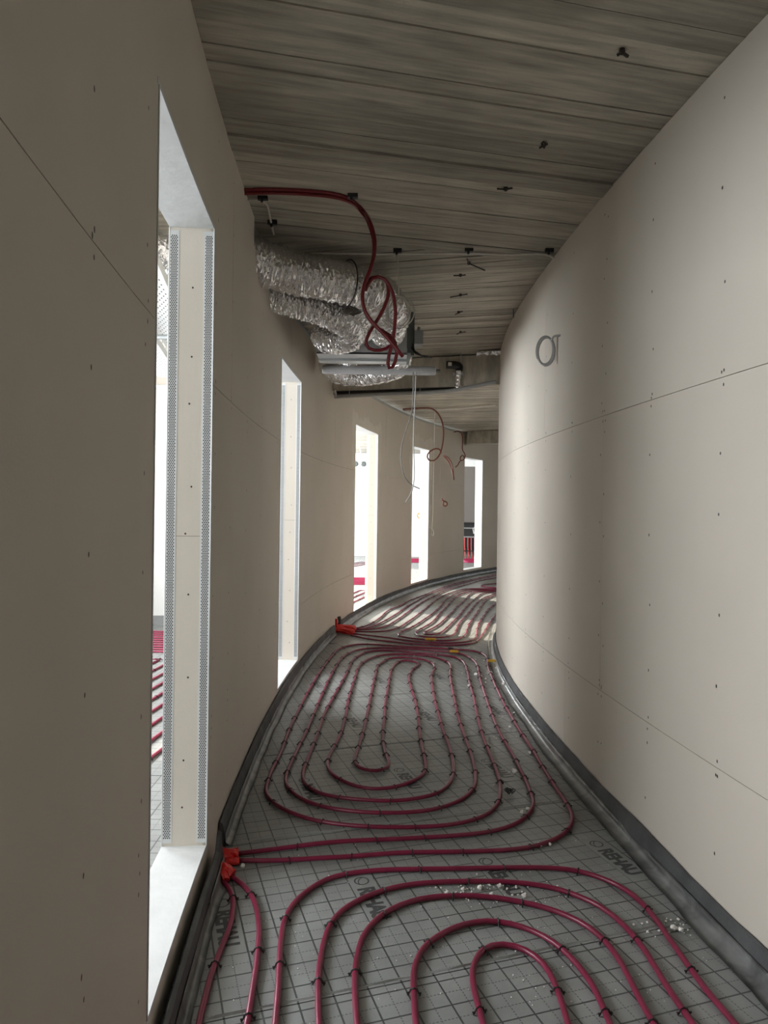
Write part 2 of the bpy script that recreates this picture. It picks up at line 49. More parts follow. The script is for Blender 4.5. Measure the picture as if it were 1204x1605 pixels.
PIPE_NEAR = [[(-0.557,2.569),(-0.534,2.537),(-0.516,2.503),(-0.502,2.466),(-0.492,2.427),(-0.485,2.388),(-0.48,2.348),(-0.477,2.308),(-0.476,2.268),(-0.477,2.228),(-0.478,2.188),(-0.479,2.148),(-0.479,2.108),(-0.479,2.068),(-0.477,2.028),(-0.474,1.988),(-0.471,1.948),(-0.468,1.908),(-0.464,1.869),(-0.461,1.829),(-0.458,1.789),(-0.455,1.749),(-0.452,1.709),(-0.45,1.669),(-0.447,1.629),(-0.444,1.589),(-0.442,1.549),(-0.439,1.509),(-0.436,1.469),(-0.433,1.429),(-0.431,1.389),(-0.428,1.349),(-0.425,1.309),(-0.423,1.269),(-0.42,1.229),(-0.417,1.189),(-0.415,1.149)],[(-0.543,2.617),(-0.514,2.588),(-0.488,2.558),(-0.464,2.525),(-0.444,2.49),(-0.427,2.454),(-0.413,2.416),(-0.401,2.377),(-0.391,2.338),(-0.382,2.298),(-0.375,2.258),(-0.37,2.218),(-0.365,2.178),(-0.36,2.137),(-0.356,2.097),(-0.353,2.056),(-0.35,2.016),(-0.347,1.975),(-0.344,1.935),(-0.341,1.894),(-0.339,1.854),(-0.336,1.813),(-0.334,1.772),(-0.332,1.732),(-0.33,1.691),(-0.328,1.651),(-0.325,1.61),(-0.323,1.569),(-0.321,1.529),(-0.319,1.488),(-0.317,1.448),(-0.315,1.407),(-0.313,1.367),(-0.31,1.326),(-0.308,1.285),(-0.306,1.245),(-0.304,1.204),(-0.302,1.164),(-0.3,1.123),(-0.298,1.082),(-0.295,1.042),(-0.293,1.001),(-0.291,0.961),(-0.289,0.92),(-0.287,0.88),(-0.285,0.839),(-0.283,0.798),(-0.281,0.758),(-0.278,0.717),(-0.276,0.677),(-0.274,0.636),(-0.272,0.595),(-0.27,0.555),(-0.268,0.514),(-0.266,0.474),(-0.263,0.433)],[(-0.169,0.437),(-0.171,0.477),(-0.174,0.517),(-0.177,0.556),(-0.18,0.596),(-0.182,0.636),(-0.185,0.676),(-0.188,0.716),(-0.19,0.756),(-0.193,0.796),(-0.196,0.836),(-0.199,0.876),(-0.201,0.916),(-0.204,0.956),(-0.207,0.995),(-0.209,1.035),(-0.212,1.075),(-0.215,1.115),(-0.217,1.155),(-0.22,1.195),(-0.223,1.235),(-0.226,1.275),(-0.228,1.315),(-0.231,1.355),(-0.234,1.395),(-0.236,1.434),(-0.239,1.474),(-0.242,1.514),(-0.245,1.554),(-0.247,1.594),(-0.25,1.634),(-0.253,1.674),(-0.255,1.714),(-0.258,1.754),(-0.261,1.794),(-0.264,1.834),(-0.266,1.874),(-0.27,1.913),(-0.273,1.953),(-0.277,1.993),(-0.281,2.033),(-0.286,2.073),(-0.29,2.112),(-0.295,2.152),(-0.299,2.192),(-0.302,2.232),(-0.305,2.272),(-0.307,2.311),(-0.305,2.351),(-0.3,2.391),(-0.291,2.429),(-0.278,2.466),(-0.261,2.502),(-0.241,2.536),(-0.218,2.568),(-0.191,2.597),(-0.16,2.62),(-0.125,2.638),(-0.088,2.651),(-0.049,2.661),(-0.01,2.668),(0.03,2.673),(0.069,2.677),(0.109,2.679),(0.149,2.682),(0.189,2.684),(0.229,2.686),(0.269,2.688),(0.309,2.691),(0.349,2.693),(0.389,2.696),(0.429,2.699),(0.469,2.701),(0.509,2.703),(0.549,2.705),(0.589,2.705),(0.629,2.704),(0.668,2.701),(0.707,2.694),(0.744,2.682),(0.778,2.663),(0.81,2.639),(0.838,2.612),(0.862,2.581),(0.881,2.547),(0.895,2.51),(0.905,2.471),(0.911,2.432),(0.915,2.392),(0.918,2.353),(0.919,2.313),(0.919,2.273),(0.92,2.233),(0.921,2.193),(0.922,2.153),(0.923,2.113),(0.925,2.073),(0.927,2.033),(0.931,1.993),(0.936,1.953),(0.941,1.914),(0.946,1.874),(0.949,1.834),(0.952,1.794),(0.956,1.754),(0.959,1.715),(0.962,1.675),(0.965,1.635),(0.968,1.595),(0.972,1.555),(0.975,1.515),(0.978,1.475),(0.981,1.435),(0.985,1.396),(0.988,1.356),(0.991,1.316),(0.994,1.276),(0.998,1.236),(1.001,1.196),(1.004,1.156),(1.007,1.117),(1.011,1.077),(1.014,1.037),(1.017,0.997),(1.02,0.957),(1.023,0.917),(1.027,0.877),(1.03,0.837),(1.033,0.798),(1.036,0.758),(1.04,0.718),(1.043,0.678),(1.046,0.638),(1.049,0.598),(1.053,0.558),(1.056,0.518),(1.059,0.479)],[(-0.06,0.438),(-0.063,0.478),(-0.066,0.518),(-0.068,0.558),(-0.071,0.598),(-0.073,0.638),(-0.076,0.678),(-0.078,0.718),(-0.081,0.758),(-0.083,0.798),(-0.086,0.839),(-0.088,0.879),(-0.091,0.919),(-0.093,0.959),(-0.096,0.999),(-0.098,1.039),(-0.101,1.079),(-0.103,1.119),(-0.106,1.159),(-0.109,1.199),(-0.111,1.239),(-0.114,1.279),(-0.116,1.319),(-0.119,1.359),(-0.121,1.399),(-0.124,1.44),(-0.126,1.48),(-0.129,1.52),(-0.131,1.56),(-0.134,1.6),(-0.136,1.64),(-0.139,1.68),(-0.141,1.72),(-0.144,1.76),(-0.146,1.8),(-0.149,1.84),(-0.153,1.88),(-0.158,1.92),(-0.162,1.96),(-0.166,2.0),(-0.169,2.04),(-0.171,2.08),(-0.172,2.12),(-0.171,2.16),(-0.17,2.2),(-0.167,2.24),(-0.163,2.28),(-0.155,2.319),(-0.143,2.356),(-0.126,2.392),(-0.104,2.425),(-0.078,2.455),(-0.049,2.482),(-0.017,2.507),(0.016,2.529),(0.051,2.548),(0.088,2.563),(0.126,2.575),(0.165,2.583),(0.205,2.589),(0.244,2.593),(0.284,2.596),(0.324,2.598),(0.365,2.6),(0.405,2.6),(0.445,2.599),(0.485,2.596),(0.524,2.59),(0.563,2.581),(0.601,2.569),(0.637,2.552),(0.67,2.53),(0.701,2.505),(0.729,2.477),(0.753,2.446),(0.772,2.411),(0.787,2.375),(0.798,2.336),(0.807,2.297),(0.813,2.258),(0.818,2.218),(0.82,2.178),(0.82,2.138),(0.821,2.098),(0.821,2.058),(0.823,2.017),(0.825,1.977),(0.828,1.937),(0.831,1.897),(0.833,1.857),(0.835,1.817),(0.837,1.777),(0.839,1.737),(0.841,1.697),(0.843,1.657),(0.845,1.617),(0.847,1.577),(0.849,1.536),(0.851,1.496),(0.853,1.456),(0.855,1.416),(0.857,1.376),(0.859,1.336),(0.861,1.296),(0.863,1.256),(0.866,1.216),(0.868,1.176),(0.87,1.135),(0.872,1.095),(0.874,1.055),(0.876,1.015),(0.878,0.975),(0.88,0.935),(0.882,0.895),(0.884,0.855),(0.886,0.815),(0.888,0.775),(0.89,0.735),(0.892,0.694),(0.894,0.654),(0.896,0.614),(0.898,0.574),(0.9,0.534),(0.903,0.494),(0.905,0.454)],[(0.03,0.439),(0.028,0.479),(0.026,0.519),(0.023,0.559),(0.021,0.599),(0.019,0.639),(0.017,0.679),(0.014,0.719),(0.012,0.759),(0.01,0.799),(0.007,0.839),(0.005,0.879),(0.003,0.919),(0.0,0.959),(-0.002,1.0),(-0.004,1.04),(-0.006,1.08),(-0.009,1.12),(-0.011,1.16),(-0.013,1.2),(-0.016,1.24),(-0.018,1.28),(-0.02,1.32),(-0.023,1.36),(-0.025,1.4),(-0.027,1.44),(-0.029,1.48),(-0.032,1.52),(-0.034,1.56),(-0.036,1.6),(-0.039,1.64),(-0.041,1.68),(-0.043,1.72),(-0.045,1.76),(-0.048,1.801),(-0.05,1.841),(-0.053,1.881),(-0.057,1.92),(-0.06,1.96),(-0.063,2.0),(-0.065,2.04),(-0.066,2.081),(-0.065,2.121),(-0.062,2.161),(-0.058,2.2),(-0.052,2.24),(-0.041,2.278),(-0.026,2.314),(-0.007,2.349),(0.016,2.382),(0.043,2.411),(0.073,2.437),(0.106,2.458),(0.141,2.476),(0.179,2.488),(0.218,2.496),(0.258,2.5),(0.298,2.502),(0.338,2.501),(0.377,2.496),(0.416,2.489),(0.455,2.478),(0.493,2.465),(0.53,2.45),(0.565,2.432),(0.599,2.41),(0.629,2.385),(0.656,2.357),(0.679,2.324),(0.696,2.289),(0.709,2.251),(0.718,2.212),(0.723,2.173),(0.726,2.133),(0.726,2.093),(0.726,2.053),(0.725,2.013),(0.725,1.973),(0.726,1.932),(0.727,1.892),(0.728,1.852),(0.728,1.812),(0.729,1.772),(0.73,1.732),(0.73,1.692),(0.731,1.652),(0.731,1.612),(0.732,1.571),(0.733,1.531),(0.733,1.491),(0.734,1.451),(0.735,1.411),(0.735,1.371),(0.736,1.331),(0.737,1.291),(0.737,1.251),(0.738,1.21),(0.739,1.17),(0.739,1.13),(0.74,1.09),(0.74,1.05),(0.741,1.01),(0.742,0.97),(0.742,0.93),(0.743,0.89),(0.744,0.849),(0.744,0.809),(0.745,0.769),(0.746,0.729),(0.746,0.689),(0.747,0.649),(0.748,0.609),(0.748,0.569),(0.749,0.529),(0.749,0.488),(0.75,0.448)],[(0.108,0.437),(0.108,0.477),(0.108,0.517),(0.108,0.557),(0.108,0.597),(0.107,0.638),(0.107,0.678),(0.107,0.718),(0.107,0.758),(0.107,0.798),(0.107,0.838),(0.107,0.878),(0.106,0.918),(0.106,0.958),(0.106,0.998),(0.106,1.039),(0.106,1.079),(0.106,1.119),(0.106,1.159),(0.105,1.199),(0.105,1.239),(0.105,1.279),(0.105,1.319),(0.105,1.359),(0.105,1.4),(0.105,1.44),(0.104,1.48),(0.104,1.52),(0.104,1.56),(0.104,1.6),(0.104,1.64),(0.104,1.68),(0.104,1.72),(0.103,1.76),(0.103,1.801),(0.103,1.841),(0.102,1.881),(0.101,1.921),(0.101,1.961),(0.101,2.001),(0.102,2.041),(0.104,2.081),(0.11,2.12),(0.121,2.158),(0.136,2.194),(0.157,2.228),(0.183,2.258),(0.212,2.285),(0.244,2.309),(0.278,2.328),(0.315,2.342),(0.353,2.349),(0.391,2.347),(0.428,2.336),(0.464,2.319),(0.496,2.296),(0.524,2.269),(0.547,2.238),(0.566,2.203),(0.581,2.166),(0.593,2.128),(0.602,2.089),(0.609,2.05),(0.612,2.01),(0.613,1.97),(0.613,1.93),(0.612,1.89),(0.611,1.85),(0.61,1.81),(0.609,1.77),(0.608,1.73),(0.608,1.689),(0.607,1.649),(0.607,1.609),(0.606,1.569),(0.605,1.529),(0.605,1.489),(0.604,1.449),(0.603,1.409),(0.603,1.369),(0.602,1.329),(0.601,1.288),(0.601,1.248),(0.6,1.208),(0.599,1.168),(0.599,1.128),(0.598,1.088),(0.597,1.048),(0.597,1.008),(0.596,0.968),(0.596,0.928),(0.595,0.887),(0.594,0.847),(0.594,0.807),(0.593,0.767),(0.592,0.727),(0.592,0.687),(0.591,0.647),(0.59,0.607),(0.59,0.567),(0.589,0.527),(0.588,0.486),(0.588,0.446)],[(0.343,0.443),(0.341,0.483),(0.339,0.523),(0.337,0.564),(0.335,0.604),(0.334,0.644),(0.332,0.684),(0.33,0.725),(0.328,0.765),(0.326,0.805),(0.325,0.845),(0.323,0.885),(0.321,0.926),(0.319,0.966),(0.317,1.006),(0.316,1.046),(0.314,1.087),(0.312,1.127),(0.31,1.167),(0.308,1.207),(0.306,1.247),(0.305,1.288),(0.303,1.328),(0.301,1.368),(0.299,1.408),(0.297,1.449),(0.296,1.489),(0.294,1.529),(0.292,1.569),(0.29,1.609),(0.288,1.65),(0.287,1.69),(0.285,1.73),(0.283,1.77),(0.281,1.811),(0.279,1.851),(0.277,1.891),(0.275,1.931),(0.273,1.971),(0.271,2.012),(0.272,2.052),(0.276,2.091),(0.286,2.13),(0.301,2.166),(0.323,2.196),(0.352,2.217),(0.386,2.224),(0.421,2.217),(0.451,2.197),(0.475,2.167),(0.491,2.132),(0.5,2.094),(0.504,2.054),(0.505,2.014),(0.505,1.974),(0.504,1.934),(0.502,1.894),(0.501,1.853),(0.5,1.813),(0.5,1.773),(0.499,1.733),(0.499,1.692),(0.498,1.652),(0.498,1.612),(0.497,1.572),(0.497,1.531),(0.496,1.491),(0.496,1.451),(0.495,1.411),(0.495,1.37),(0.494,1.33),(0.494,1.29),(0.493,1.249),(0.493,1.209),(0.492,1.169),(0.492,1.129),(0.491,1.088),(0.491,1.048),(0.49,1.008),(0.49,0.968),(0.489,0.927),(0.489,0.887),(0.488,0.847),(0.488,0.807),(0.488,0.766),(0.487,0.726),(0.487,0.686),(0.486,0.646),(0.486,0.605),(0.485,0.565),(0.485,0.525),(0.484,0.484),(0.484,0.444)]]
